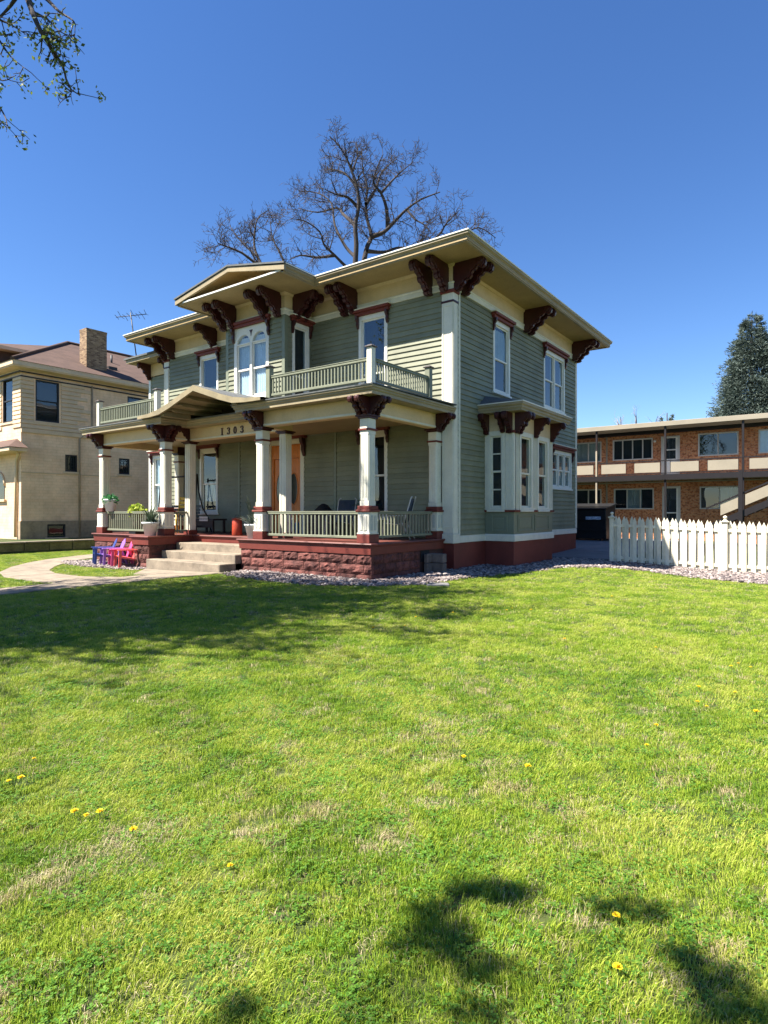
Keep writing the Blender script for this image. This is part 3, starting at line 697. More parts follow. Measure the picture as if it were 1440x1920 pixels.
for f, u0, u1 in ((fS, 0.0, 0.11), (fS, 0.68, 0.958), (fE, 1.95, 2.24), (fE, 3.20, 3.58), (fE, 4.52, 4.93)):
    m_ = MB(); mbox(m_, f, u0, u1, -0.13, 0.018, 1.66, 3.98); p_ = m_.build('bay_pilaster', TRIM, bay, 0.005)
    q = MB(); uu = u0 + 0.03
    while uu < u1 - 0.04: mbox(q, f, uu, uu + 0.025, 0.019, 0.032, 1.72, 3.92); uu += 0.062
    q.build('pilaster_moulding', TRIM, bay, 0.003)
def bay_win(f, u0, u1, mid, munt=False):
    w = window('bay_sash_window', f, u0, u1, 1.665, 3.98, crown=False, mid=mid, casing=TRIM, muntin=munt, sillw=0.0)
    return w
for a in ((fS, 0.112, 0.678, 0.5, True), (fE, 2.242, 3.198, 0.48), (fE, 3.582, 4.518, 0.48)):
    w = bay_win(*a)
MB().sweep([(0.0, 1.9), (0.94, 1.9), (0.94, 4.93), (0.0, 4.93)], [(-0.12, 3.982), (0.03, 3.982), (0.03, 4.5), (-0.12, 4.5)]).build('bay_frieze', CREAM, bay)
bpath = [(0.0, 1.46), (1.38, 1.46), (1.38, 5.40), (0.0, 5.40)]
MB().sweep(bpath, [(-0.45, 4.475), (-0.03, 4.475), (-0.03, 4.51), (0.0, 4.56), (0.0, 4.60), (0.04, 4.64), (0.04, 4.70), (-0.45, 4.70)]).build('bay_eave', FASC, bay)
MB().sweep(bpath, [(-0.02, 4.702), (0.06, 4.702), (0.06, 4.73), (-0.02, 4.73)]).build('bay_drip_edge', WHITE, bay)
MB().add([(0.0, 1.46, 4.725), (1.38, 1.46, 4.725), (1.38, 5.4, 4.725), (0, 5.4, 4.725), (0.03, 1.9, 5.06), (0.03, 5.0, 5.06)], [(0, 1, 4), (1, 2, 5, 4), (2, 3, 5), (0, 4, 5, 3), (0, 3, 2, 1)]).build('bay_roof', SHINGLE, bay)
BRK2 = bracket_mesh('small_bracket', BRP, 0.15, MAROON, 0.50, 0.72)
for x in (0.10, 0.84): put('bracket', BRK2, bay, (x, 1.87, 4.473))
put('bracket', BRK2, bay, (0.62, 1.87, 4.473), 0, (0.8, 1, 0.95))
for y in (1.97, 2.2, 3.39, 4.74): put('bracket', BRK2, bay, (0.97, y, 4.473), R(90))
MB().box(0.70, 0.99, 1.85, 2.26, 3.90, 3.975).build('capital', BROWNRED, bay, 0.01)
MB().box(-0.02, 0.16, 1.83, 1.9, 3.93, 4.47).build('capital', MAROON, bay, 0.01)

# ------------------------------------------------------------------ the porch
DZ = 0.87
stones_v = []
for k in range(7):                                                # rock-faced blocks, unit length
    mb = MB(); nu, nv = 7, 4; vs_ = []
    for j in range(nv + 1):
        for i in range(nu + 1):
            u, v = i / nu, j / nv; e = min(1, 4.5 * min(u, 1 - u)) * min(1, 3.2 * min(v, 1 - v)) if 0 < i < nu and 0 < j < nv else 0
            vs_.append((u, -(0.012 + e * rng.uniform(0.015, 0.062)), v))
    fs_ = [(j * (nu + 1) + i, j * (nu + 1) + i + 1, (j + 1) * (nu + 1) + i + 1, (j + 1) * (nu + 1) + i) for j in range(nv) for i in range(nu)]
    b0 = len(vs_); vs_ += [(0, 0.08, 0), (1, 0.08, 0), (1, 0.08, 1), (0, 0.08, 1)]
    c = (0, nu, (nu + 1) * (nv + 1) - 1, nv * (nu + 1))
    fs_ += [tuple(list(range(nu, -1, -1)) + [b0, b0 + 1]), tuple([c[3] + i for i in range(nu + 1)] + [b0 + 2, b0 + 3]),
            tuple([j * (nu + 1) for j in range(nv + 1)] + [b0 + 3, b0]), tuple([j * (nu + 1) + nu for j in range(nv, -1, -1)] + [b0 + 1, b0 + 2])]
    mb.add(vs_, fs_); stones_v.append(mb.mesh('stone', STONE))
def stone_course(par, facing, plane, a0, a1, z0, z1, rows):
    h = (z1 - z0) / rows
    for r_ in range(rows):
        a = a0 - (rng.uniform(0, 0.35) if r_ % 2 else 0)
        while a < a1 - 0.02:
            L = rng.uniform(0.42, 0.82); s0, s1 = max(a, a0), min(a + L, a1)
            if a1 - s1 < 0.18: s1 = a1
            if s1 - s0 > 0.05:
                sc = (s1 - s0 - 0.014, 1.0, h - 0.014)
                me = stones_v[rng.randrange(7)]
                if facing == 'front': put('stone', me, par, (s0 + 0.007, plane, z0 + r_ * h + 0.007), 0, sc)
                else: put('stone', me, par, (plane, s0 + 0.007, z0 + r_ * h + 0.007), R(90), sc)
            a = s1 if s1 >= a1 else a + L
pf = MB().box(-4.70, -0.28, -3.34, 0.0, -0.5, 0.60).build('porch_foundation', MORTAR, house)
stone_course(pf, 'front', -3.345, -4.75, -0.23, -0.10, 0.605, 3)
stone_course(pf, 'side', -0.275, -3.34, -1.25, -0.10, 0.605, 3)
MB().box(-4.745, -4.70, -3.34, 0.0, -0.3, 0.6).build('cheek', STONE, pf)
pl = MB().box(-12.35, -8.25, -3.34, 0.0, -0.5, 0.60).build('porch_foundation', MORTAR, house)
stone_course(pl, 'front', -3.345, -12.4, -9.0, -0.22, 0.605, 3)
MB().box(-9.0, -8.22, -3.93, -3.345, -0.5, 0.60).build('pedestal_core', MORTAR, pl)
stone_course(pl, 'front', -3.93, -9.02, -8.2, -0.22, 0.605, 3); stone_course(pl, 'side', -8.245, -3.93, -2.4, -0.22, 0.605, 3)
MB().box(-8.2, -4.75, -2.36, 0.0, -0.4, 0.60).build('entry_foundation', MORTAR, house)
dpath = [(-12.4, 0), (-12.4, -3.39), (-9.05, -3.39), (-9.05, -3.99), (-8.17, -3.99), (-8.17, -2.42), (-4.78, -2.42), (-4.78, -3.39), (-0.23, -3.39), (-0.23, -0.02)]
MB().sweep(dpath, [(-0.10, 0.603), (0.0, 0.603), (0.012, 0.79), (0.03, 0.80), (0.03, 0.82), (-0.10, 0.82)]).build('porch_skirt', BROWNRED, house, 0.004)
MB().sweep(dpath, [(-0.4, 0.821), (0.05, 0.821), (0.065, 0.845), (0.05, DZ), (-0.4, DZ)]).build('deck_nosing', DECKRED, house)
dk = MB()
for x0, x1, y0 in ((-12.36, -8.19, -3.36), (-8.60, -4.5, -2.40), (-4.76, -0.25, -3.36)): dk.box(x0, x1, y0, -0.06, 0.80, DZ - 0.004 if x0 > -8.7 and x0 < -8 else DZ - 0.002)
dk.box(-9.03, -8.19, -3.97, -3.3, 0.80, DZ - 0.003)
dk.build('porch_deck', DECKRED, house)
# concrete steps
for k, (yf, zt) in enumerate(((-4.08, 0.20), (-3.56, 0.43), (-3.04, 0.655))):
    MB().box(-8.15, -4.752, yf, -2.44 - 0.01 * k, -0.4, zt).build('concrete_step', CONC, house, 0.015)

SMB = bracket_mesh('post_bracket', BRP, 0.13, MAROON, 0.44, 0.50)
def porch_post(x, y, half=False, sides=('f', 'r', 'l')):
    p = MB(); w = 0.135; ch = 0.035
    oc = [(-w, -w + ch), (-w + ch, -w), (w - ch, -w), (w, -w + ch), (w, w - ch), (w - ch, w), (-w + ch, w), (-w, w - ch)]
    p.extrude(oc, lambda a, b_, t: (x + a, y + b_, t), 1.86, 3.42)
    p.box(x - w, x + w, y - w, y + w, 1.745, 1.86).box(x - w, x + w, y - w, y + w, 3.42, 3.51).box(x - w, x + w, y - w, y + w, 3.555, 3.79)
    post = p.build('porch_post', TRIM, house, 0.006)
    fl = MB()
    for a in (-0.06, 0.03): fl.box(x + a, x + a + 0.03, y - w - 0.010, y - w + 0.002, 1.95, 3.35).box(x + w - 0.002, x + w + 0.010, y + a, y + a + 0.03, 1.95, 3.35)
    fl.build('shaft_moulding', TRIM, post, 0.003)
    MB().box(x - 0.19, x + 0.19, y - 0.19, y + 0.19, DZ - 0.001, 1.075).build('base', BROWNRED, post, 0.01)
    MB().box(x - 0.17, x + 0.17, y - 0.17, y + 0.17, 1.075, 1.60).build('pedestal', TRIM, post, 0.008)
    m_ = MB()
    for f, c in ((FR(y - 0.17), x), (SD(x + 0.17), y)):
        for a in (-0.105, 0.03):
            mbox(m_, f, c + a, c + a + 0.075, 0.001, 0.012, 1.17, 1.52)
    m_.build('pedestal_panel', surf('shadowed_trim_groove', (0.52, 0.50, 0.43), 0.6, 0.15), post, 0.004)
    MB().box(x - 0.185, x + 0.185, y - 0.185, y + 0.185, 1.085, 1.11).build('base_moulding', TRIM, post, 0.004)
    MB().box(x - 0.21, x + 0.21, y - 0.21, y + 0.21, 1.60, 1.655).box(x - 0.18, x + 0.18, y - 0.18, y + 0.18, 1.655, 1.745).build('rail_cap', BROWNRED, post, 0.012)
    MB().box(x - 0.165, x + 0.165, y - 0.165, y + 0.165, 3.51, 3.555).build('neck_band', BROWNRED, post, 0.006)
    MB().box(x - 0.175, x + 0.175, y - 0.175, y + 0.175, 3.79, 3.835).box(x - 0.215, x + 0.215, y - 0.215, y + 0.215, 3.835, 3.878).build('capital', MAROON, post, 0.008)
    MB().box(x - 0.165, x + 0.165, y - 0.165, y + 0.165, 3.88, 4.27).build('capital_block', MAROON, post, 0.006)
    for s in sides:
        for a in (-0.10, 0.10):
            if s == 'f': put('bracket', SMB, post, (x + a, y - 0.155, 4.27))
            if s == 'r': put('bracket', SMB, post, (x + 0.155, y + a, 4.27), R(90))
            if s == 'l': put('bracket', SMB, post, (x - 0.155, y + a, 4.27), R(-90))
    return post
porch_post(-0.46, -3.2, sides=('f', 'r')); porch_post(-4.05, -3.2, sides=('f', 'l')); porch_post(-8.45, -3.2, sides=('f', 'r')); porch_post(-12.05, -3.2, sides=('f', 'l'))
porch_post(-0.46, -0.18, sides=('r',)); porch_post(-12.05, -0.18, sides=('l',))
for x in (-4.10, -8.45):
    p = MB().box(x - 0.13, x + 0.13, -2.42, -2.18, DZ, 3.80).build('entry_column', TRIM, house, 0.01)
    w = MB()
    for a in (-0.07, 0.04): w.box(x + a, x + a + 0.03, -2.432, -2.42, 1.0, 3.7).box(x + 0.13, x + 0.142, -2.36 + (a + 0.07), -2.33 + (a + 0.07), 1.0, 3.7)
    w.build('column_moulding', TRIM, p, 0.003)
    MB().box(x - 0.17, x + 0.17, -2.46, -2.14, 3.80, 3.84).box(x - 0.21, x + 0.21, -2.50, -2.10, 3.84, 3.878).build('capital', MAROON, p, 0.006)
    MB().box(x - 0.16, x + 0.16, -2.45, -2.15, DZ, 1.02).build('base', BROWNRED, p, 0.008)
put('bracket', SMB, house, (-8.36, -2.43, 4.27)); put('bracket', SMB, house, (-4.18, -2.43, 4.27))
porch_path = [(-12.05, 0), (-12.05, -3.2), (-8.45, -3.2), (-8.45, -2.3), (-4.05, -2.3), (-4.05, -3.2), (-0.46, -3.2), (-0.46, 0)]
MB().sweep(porch_path, [(-0.12, 3.882), (0.12, 3.882), (0.12, 4.276), (-0.12, 4.276)]).build('porch_beam', CREAM, house, 0.004)
MB().sweep(porch_path, [(0.121, 3.90), (0.135, 3.90), (0.135, 3.94), (0.121, 3.95)]).build('beam_moulding', TRIM, house)
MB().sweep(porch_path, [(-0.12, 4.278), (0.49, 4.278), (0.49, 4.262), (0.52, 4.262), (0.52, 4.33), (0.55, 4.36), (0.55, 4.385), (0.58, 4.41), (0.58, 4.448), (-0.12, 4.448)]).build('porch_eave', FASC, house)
pr_ = MB()
def sl(x0, x1, y0, z0, y1, z1, t=0.03):
    pr_.add([(x0, y0, z0), (x1, y0, z0), (x1, y1, z1), (x0, y1, z1), (x0, y0, z0 + t), (x1, y0, z0 + t), (x1, y1, z1 + t), (x0, y1, z1 + t)],
            [(0, 3, 2, 1), (4, 5, 6, 7), (0, 1, 5, 4), (1, 2, 6, 5), (2, 3, 7, 6), (3, 0, 4, 7)])
sl(-4.66, 0.14, -3.80, 4.45, -0.02, 4.50); sl(-12.66, -7.84, -3.80, 4.45, -0.02, 4.50); sl(-7.838, -4.662, -2.90, 4.451, -0.9, 4.49)
pr_.build('porch_roof', SHINGLE, house)
CEIL = surf('porch_ceiling_paint', (0.32, 0.24, 0.13), 0.6, 0.12, 2, 30, 0.05)
MB().box(-12.0, -0.5, -2.25, -0.05, 4.10, 4.13).box(-12.0, -8.5, -3.12, -2.25, 4.10, 4.131).box(-4.0, -0.5, -3.12, -2.25, 4.10, 4.131).build('porch_ceiling', CEIL, house)
# gable over the entry
gc = -6.08
half = [(0, 5.13), (0.55, 4.95), (1.1, 4.765), (1.65, 4.615), (2.15, 4.535), (2.75, 4.495)]
GKH = surf('weathered_khaki', (0.27, 0.22, 0.13), 0.75, 0.25, 2, 25, 0.2)
up = [(gc + s * a, z) for s, seq in ((-1, half[::-1]), (1, half[1:])) for a, z in seq]
g1 = MB(); n = len(up)
for i in range(n - 1):
    (x0, z0), (x1, z1) = up[i], up[i + 1]
    g1.add([(x0, -3.88, z0 + 0.012), (x1, -3.88, z1 + 0.012), (x1, -1.22, z1 + 0.012), (x0, -1.22, z0 + 0.012), (x0, -3.88, z0 + 0.045), (x1, -3.88, z1 + 0.045), (x1, -1.22, z1 + 0.045), (x0, -1.22, z0 + 0.045)],
           [(4, 5, 6, 7), (0, 1, 5, 4), (2, 3, 7, 6), (0, 3, 2, 1)])
g1.build('entry_gable_roof', SHINGLE, house)
g2 = MB()
for i in range(n - 1):
    (x0, z0), (x1, z1) = up[i], up[i + 1]
    t0 = 0.03 + 0.10 * min(1, max(0, (z0 - 4.47) / 0.12)); t1 = 0.03 + 0.10 * min(1, max(0, (z1 - 4.47) / 0.12))
    g2.add([(x0, -3.95, z0 - t0), (x1, -3.95, z1 - t1), (x1, -3.95, z1 + 0.03), (x0, -3.95, z0 + 0.03), (x0, -3.88, z0 - t0), (x1, -3.88, z1 - t1), (x1, -3.88, z1 + 0.03), (x0, -3.88, z0 + 0.03)],
           [(0, 1, 2, 3), (7, 6, 5, 4), (0, 4, 5, 1), (3, 2, 6, 7)])
g2.build('gable_rake', GKH, house)
g3 = MB()
for i in range(n - 1):
    (x0, z0), (x1, z1) = up[i], up[i + 1]
    g3.add([(x0, -3.88, z0 - 0.02), (x1, -3.88, z1 - 0.02), (x1, -1.22, z1 - 0.02), (x0, -1.22, z0 - 0.02), (x0, -3.88, z0 + 0.01), (x1, -3.88, z1 + 0.01), (x1, -1.22, z1 + 0.01), (x0, -1.22, z0 + 0.01)],
           [(0, 3, 2, 1), (4, 5, 6, 7), (0, 1, 5, 4), (2, 3, 7, 6)])
g3.build('gable_sheathing', GKH, house)
def zprof(a):
    a = abs(a)
    for (a0, z0), (a1, z1) in zip(half, half[1:]):
        if a <= a1: return z0 + (z1 - z0) * (a - a0) / (a1 - a0)
    return half[-1][1]
for a in (-1.35, -0.95, -0.5, -0.10, 0.10, 0.5, 0.95, 1.35):     # ragged rafter tails under the rake
    zt = zprof(a) - 0.024; m_ = MB()
    m_.extrude([(-3.87, zt), (-3.87, zt - 0.035), (-3.80, zt - 0.085), (-3.70, zt - 0.06), (-3.60, zt - 0.095), (-2.2, zt - 0.09), (-2.2, zt)], lambda p, q, t: (t, p, q), gc + a - 0.03, gc + a + 0.03)
    m_.build('rafter_tail', GKH, house, 0.004)
for s in (-1, 1):
    m_ = MB(); m_.extrude([(gc + s * 1.52, 4.60), (gc + s * 1.52, 4.45), (gc + s * 1.72, 4.45), (gc + s * 1.72, 4.57)], lambda p, q, t: (p, t, q), -3.84, -2.9); m_.build('gable_plate', GKH, house)
# balustrades
RAIL = surf('grey_green_rail', (0.19, 0.20, 0.135), 0.55, 0.15, 2, 30, 0.1, 0.002)
def rail_run(name, axis, plane, a0, a1, zb, zt, pitch, bw=0.034, rail_w=0.07, mat=None):
    mat = mat or RAIL
    m_ = MB(); f = FR(plane) if axis == 'x' else SD(plane)
    mbox(m_, f, a0, a1, -rail_w / 2, rail_w / 2, zt - 0.055, zt); mbox(m_, f, a0, a1, -rail_w / 2 - 0.01, rail_w / 2 + 0.01, zt, zt + 0.02)
    r_ = m_.build(name, mat, house, 0.006)
    b_ = MB(); mbox(b_, f, a0, a1, -rail_w / 2, rail_w / 2, zb, zb + 0.06); b_.build('bottom_rail', mat, r_, 0.006)
    bb = MB().box(-bw / 2, bw / 2, -bw / 2, bw / 2, 0, zt - 0.054 - zb - 0.059).mesh('baluster', mat)
    k = max(2, int((a1 - a0) / pitch))
    for i in range(k):
        u = a0 + (i + 0.5) * (a1 - a0) / k; p = f(u, rng.uniform(-0.002, 0.002), zb + 0.0595)
        put('baluster', bb, r_, p, rng.uniform(-0.03, 0.03))
rail_run('porch_balustrade', 'x', -3.2, -3.86, -0.65, 0.97, 1.60, 0.128)
rail_run('porch_balustrade', 'y', -0.46, -3.01, -0.37, 0.97, 1.60, 0.135)
rail_run('porch_balustrade', 'x', -3.2, -11.86, -8.64, 0.97, 1.60, 0.122)
rail_run('porch_balustrade', 'y', -8.45, -3.01, -2.44, 0.97, 1.60, 0.14)
rail_run('balcony_balustrade', 'x', -3.52, -3.36, -0.20, 4.60, 5.11, 0.102)
rail_run('balcony_balustrade', 'y', -0.12, -3.42, -1.12, 4.60, 5.11, 0.10)
rail_run('balcony_balustrade', 'x', -3.52, -11.70, -8.50, 4.60, 5.11, 0.10)
for x, y in ((-0.12, -3.52), (-0.12, -1.05), (-3.44, -3.52), (-11.78, -3.52), (-8.42, -3.52)):
    p = MB().box(x - 0.075, x + 0.075, y - 0.075, y + 0.075, 4.47, 5.35).build('balcony_post', RAIL if (x, y) in ((-0.12, -1.05), (-3.44, -3.52)) else TRIM, house, 0.008)
    MB().box(x - 0.11, x + 0.11, y - 0.11, y + 0.11, 5.351, 5.385).box(x - 0.07, x + 0.07, y - 0.07, y + 0.07, 5.385, 5.41).build('post_cap', surf('weathered_dark_cap', (0.10, 0.085, 0.08), 0.7, 0.3), p, 0.01)
# house number, cut from wood in heavy serif figures
NUM = MAROON
def ring_strip(mb, outer, inner, y0, y1, closed=True):
    n = len(outer); k = n if closed else n - 1
    v = [(a, y0, b_) for a, b_ in outer] + [(a, y0, b_) for a, b_ in inner] + [(a, y1, b_) for a, b_ in outer] + [(a, y1, b_) for a, b_ in inner]
    f = []
    for i in range(k):
        j = (i + 1) % n
        f += [(i, j, n + j, n + i), (2 * n + i, 3 * n + i, 3 * n + j, 2 * n + j), (i, 2 * n + i, 2 * n + j, j), (n + i, n + j, 3 * n + j, 3 * n + i)]
    if not closed: f += [(0, n, 3 * n, 2 * n), (n - 1, 2 * n - 1, 4 * n - 1, 3 * n - 1)]
    mb.add(v, f)
def digit(ch, cx, zb, h):
    mb = MB(); y0, y1 = -2.445, -2.421; w = h * 0.62
    if ch == '1':
        mb.box(cx - w * 0.14, cx + w * 0.14, y0, y1, zb + h * 0.09, zb + h * 0.91).box(cx - w * 0.36, cx + w * 0.36, y0, y1, zb, zb + h * 0.09).box(cx - w * 0.36, cx + w * 0.36, y0, y1, zb + h * 0.91, zb + h)
    elif ch == '0':
        T = np.linspace(0, 2 * math.pi, 28, endpoint=False)
        ring_strip(mb, [(cx + math.cos(t) * w * 0.52, zb + h / 2 + math.sin(t) * h / 2) for t in T], [(cx + math.cos(t) * w * 0.24, zb + h / 2 + math.sin(t) * h * 0.43) for t in T], y0, y1)
    else:
        for c0, r_, t0, t1 in ((0.74, 0.26, 2.7, -1.45), (0.28, 0.28, 1.45, -2.7)):
            T = np.linspace(t0, t1, 20)
            th = lambda t: 0.10 + 0.20 * max(0, math.cos(t))
            ring_strip(mb, [(cx + math.cos(t) * w * 0.48, zb + h * c0 + math.sin(t) * h * r_) for t in T], [(cx + math.cos(t) * w * (0.48 - th(t)), zb + h * c0 + math.sin(t) * h * (r_ - 0.085)) for t in T], y0, y1, False)
        for c0 in (0.80, 0.20):
            T = np.linspace(0, 2 * math.pi, 12, endpoint=False)
            mb.extrude([(cx - w * 0.36 + math.cos(t) * w * 0.15, zb + h * c0 + math.sin(t) * h * 0.085) for t in T], lambda p, q, t: (p, t, q), y0, y1)
        mb.box(cx - w * 0.12, cx + w * 0.14, y0 + 0.001, y1, zb + h * 0.47, zb + h * 0.56)
    return mb.build('house_number_figure', NUM, house)
for ch, cx in zip('1303', (-6.70, -6.40, -6.10, -5.79)): digit(ch, cx, 3.955, 0.215)
# concrete window-well blocks beside the porch
BLK = surf('split_face_block', (0.20, 0.155, 0.13), 0.9, 0.3, 5, 30, 0.7, 0.01, island=0.25)
nb = 0
for r_ in range(2):
    for (x0, y0) in ((-0.2, -1.16), (-0.2 + 0.02, -0.93)):
        zb = 0.03 + r_ * 0.245
        if y0 < -1: bx = (x0, x0 + 0.12, y0, y0 + 0.22)
        else: bx = (x0 - 0.03, x0 + 0.42, y0 + 0.005, y0 + 0.20)
        o = MB().box(bx[0], bx[1], bx[2], bx[3], zb, zb + 0.235).build('concrete_block', BLK, None, 0.015, loc=(bx[0], bx[2], zb))
        tag(o, ['lower narrow concrete block of the stack beside the porch corner', 'lower wide concrete block of the stack beside the porch corner', 'upper narrow concrete block of the stack beside the porch corner', 'upper wide concrete block of the stack beside the porch corner'][nb], 'block', 'concrete blocks stacked by the porch'); nb += 1
MB().box(-0.27, -0.255, -1.2, -0.8, 0.3, 0.60).build('crawl_opening', INSIDE, house)
# ------------------------------------------------------------------ the tan brick house next door
TAN = brick('tan_brick', (0.86, 0.58, 0.36), (0.88, 0.62, 0.40), (0.72, 0.49, 0.30), bw=0.42, bh=0.15, mort=0.008, bump=0.3)
TANS = surf('tan_rock_stone', (0.38, 0.28, 0.18), 0.9, 0.3, 1.5, 8, 0.6, 0.02)
TANP = surf('tan_trim', (0.66, 0.48, 0.30), 0.6, 0.12, 1.5, 20, 0.05)
BROOF = surf('brown_shingle', (0.10, 0.058, 0.042), 0.9, 0.3, 1.2, 12, 0.5, 0.01, stretch=(1, 1, 3))
NDK = surf('dark_sash', (0.02, 0.02, 0.022), 0.5, 0.2)
nb = thing('tan_brick_house', 'two-storey tan brick house with brown hipped roof and tall chimney', 'house', (-29.0, 5.0, 0.3))
nwall = MB().box(-36, -24.1, -0.7, 16, 0.0, 8.55).build('wall', TAN, nb)
NX = -23.9
fN = SD(NX); fNF = FR(-0.9)
def nwindow(f, u0, u1, z0, z1, bars=1, lead=False, name='window'):
    w = MB(); t = 0.075
    mbox(w, f, u0, u0 + t, -0.12, -0.02, z0, z1); mbox(w, f, u1 - t, u1, -0.12, -0.02, z0, z1); mbox(w, f, u0 + t, u1 - t, -0.12, -0.021, z1 - t, z1); mbox(w, f, u0 + t, u1 - t, -0.12, -0.021, z0, z0 + t)
    for k in range(1, bars + 1): zc = z0 + (z1 - z0) * k / (bars + 1); mbox(w, f, u0 + t, u1 - t, -0.10, -0.03, zc - 0.03, zc + 0.03)
    if lead:
        for k in range(1, 4):
            uc = u0 + (u1 - u0) * k / 4; mbox(w, f, uc - 0.008, uc + 0.008, -0.09, -0.05, z0 + t, z1 - t)
        for k in range(1, 6):
            zc = z0 + (z1 - z0) * k / 6; mbox(w, f, u0 + t, u1 - t, -0.089, -0.051, zc - 0.008, zc + 0.008)
    o = w.build(name, NDK, nb, 0.006)
    p = MB(); mbox(p, f, u0 + t - 0.01, u1 - t + 0.01, -0.085, -0.08, z0 + t - 0.01, z1 - t + 0.01); p.build('pane', GLASS, o)
    b_ = MB(); mbox(b_, f, u0, u1, -0.195, -0.14, z0, z1); b_.build('room_darkness', INSIDE, o)
    s = MB(); mbox(s, f, u0 - 0.12, u1 + 0.12, -0.1, 0.05, z0 - 0.11, z0 - 0.003); s.build('sill', TANP, o, 0.01)
    return o
def wall_skin(f, a0, a1, z0, z1, ops, mat, name, d0=-0.20, d1=0.0):
    """a brick skin in rectangles round the openings"""
    m_ = MB(); us = sorted({a0, a1, *[o[0] for o in ops], *[o[1] for o in ops]}); zs_ = sorted({z0, z1, *[o[2] for o in ops], *[o[3] for o in ops]})
    for i in range(len(us) - 1):
        for j in range(len(zs_) - 1):
            uc, zc = (us[i] + us[i + 1]) / 2, (zs_[j] + zs_[j + 1]) / 2
            if any(o[0] < uc < o[1] and o[2] < zc < o[3] for o in ops) or not (a0 < uc < a1 and z0 < zc < z1): continue
            mbox(m_, f, us[i], us[i + 1], d0, d1, zs_[j], zs_[j + 1])
    return m_.build(name, mat, nb)
NW = [(-0.22, 0.95, 6.20, 8.28), (1.25, 1.89, 3.72, 4.61), (4.23, 4.88, 3.73, 4.63), (4.75, 6.3, 6.9, 8.2)]
wall_skin(fN, -0.897, 16, 1.15, 8.55, NW, TAN, 'side_wall')
wall_skin(SD(NX + 0.05), -0.96, 16, 0.0, 1.15, [(0.33, 1.25, 0.29, 0.97)], TANS, 'stone_base', -0.25)
wall_skin(fNF, -36, NX - 0.003, 0.0, 8.55, [(-25.98, -24.82, 6.15, 8.36)], TAN, 'front_wall')
nwindow(fN, *NW[0], name='sash_window'); nwindow(fN, *NW[1], 0, True, 'leaded_window'); nwindow(fN, *NW[2], 0, True, 'leaded_window'); nwindow(fN, *NW[3], name='sash_window'); nwindow(fNF, -25.98, -24.82, 6.15, 8.36, name='sash_window')
nwindow(SD(NX + 0.05), 0.33, 1.25, 0.29, 0.97, 0, name='basement_window')
for k in range(12):                                               # stone courses of the upper corner room
    z = 5.78 + k * 0.215
    if 6.1 < z + 0.1 < 8.35:
        segs = ((-0.9, -0.30), (1.03, 2.6 - 0.9 * ((k * 37) % 5) / 5))
    else: segs = ((-0.9, 2.6),)
    for s0, s1 in segs:
        if z + 0.2 < 8.4: MB().extrude([(0.001, z), (0.05, z + 0.02), (0.035, z + 0.19), (0.001, z + 0.2)], lambda p, q, t: fN(t, p, q), s0, s1).build('stone_course', TANP, nwall, 0.01)
    if z + 0.2 < 8.4:
        for s0, s1 in ((-27.2, -26.05), (-24.75, -23.86)): MB().extrude([(0.001, z), (0.05, z + 0.02), (0.035, z + 0.19), (0.001, z + 0.2)], lambda p, q, t: fNF(t, p, q), s0, s1).build('stone_course', TANP, nwall, 0.01)
bt = MB(); mbox(bt, fN, -0.9, 2.75, 0.001, 0.07, 5.55, 5.76); mbox(bt, fN, 2.6, 16, 0.001, 0.04, 5.50, 5.60); mbox(bt, fN, 2.6, 2.75, 0.001, 0.03, 5.76, 8.3); mbox(bt, fN, -0.9, 4.2, 0.001, 0.025, 3.55, 3.60); bt.build('belt_course', TANP, nb, 0.01)
pp = MB(); pp.tube([fN(1.98, 0.05, 0.3), fN(1.98, 0.05, 5.5), fN(2.12, 0.05, 5.6), fN(2.5, 0.05, 6.1), fN(2.66, 0.05, 6.2), fN(2.66, 0.05, 8.4)], 0.045, 6); pp.build('drain_pipe', TANS, nb)
MB().sweep([(-36, -0.9), (NX, -0.9), (NX, 16)], [(0.001, 8.30), (0.06, 8.30), (0.06, 8.36), (0.001, 8.36)]).build('dark_band', NDK, nb)
MB().sweep([(-36, -0.9), (NX, -0.9), (NX, 16)], [(-0.2, 8.56), (0.12, 8.56), (0.14, 8.62), (0.62, 8.66), (0.62, 8.70), (0.66, 8.72), (0.66, 8.93), (-0.2, 8.93)]).build('eave', TANP, nb)
MB().sweep([(-36, -0.9), (NX, -0.9), (NX, 16)], [(0.10, 8.50), (0.16, 8.50), (0.16, 8.555), (0.10, 8.555)]).build('eave_line', NDK, nb)
hr = MB(); e0x, e1x, e0y, e1y, ze = -36.5, -23.2, -1.6, 16.5, 8.94
hr.add([(e1x, e0y, ze), (e1x, e1y, ze), (e0x, e1y, ze), (e0x, e0y, ze), (-28.6, 3.7, 11.75), (-28.6, 12.5, 11.75), (-31, 12.5, 11.75), (-31, 3.7, 11.75)],
       [(0, 1, 5, 4), (1, 2, 6, 5), (2, 3, 7, 6), (3, 0, 4, 7), (4, 5, 6, 7), (0, 3, 2, 1)])
hr.build('roof', BROOF, nb)
hip = MB(); hip.tube([(e1x, e0y, ze + 0.03), (-28.6, 3.7, 11.8)], 0.09, 6); hip.tube([(-28.6, 3.7, 11.8), (-28.6, 12.5, 11.8)], 0.09, 6); hip.build('hip_cap', BROOF, nb)
up2 = MB().box(-44, -31.5, 1.0, 14, 8.8, 11.4).build('upper_wall', BROOF, nb)
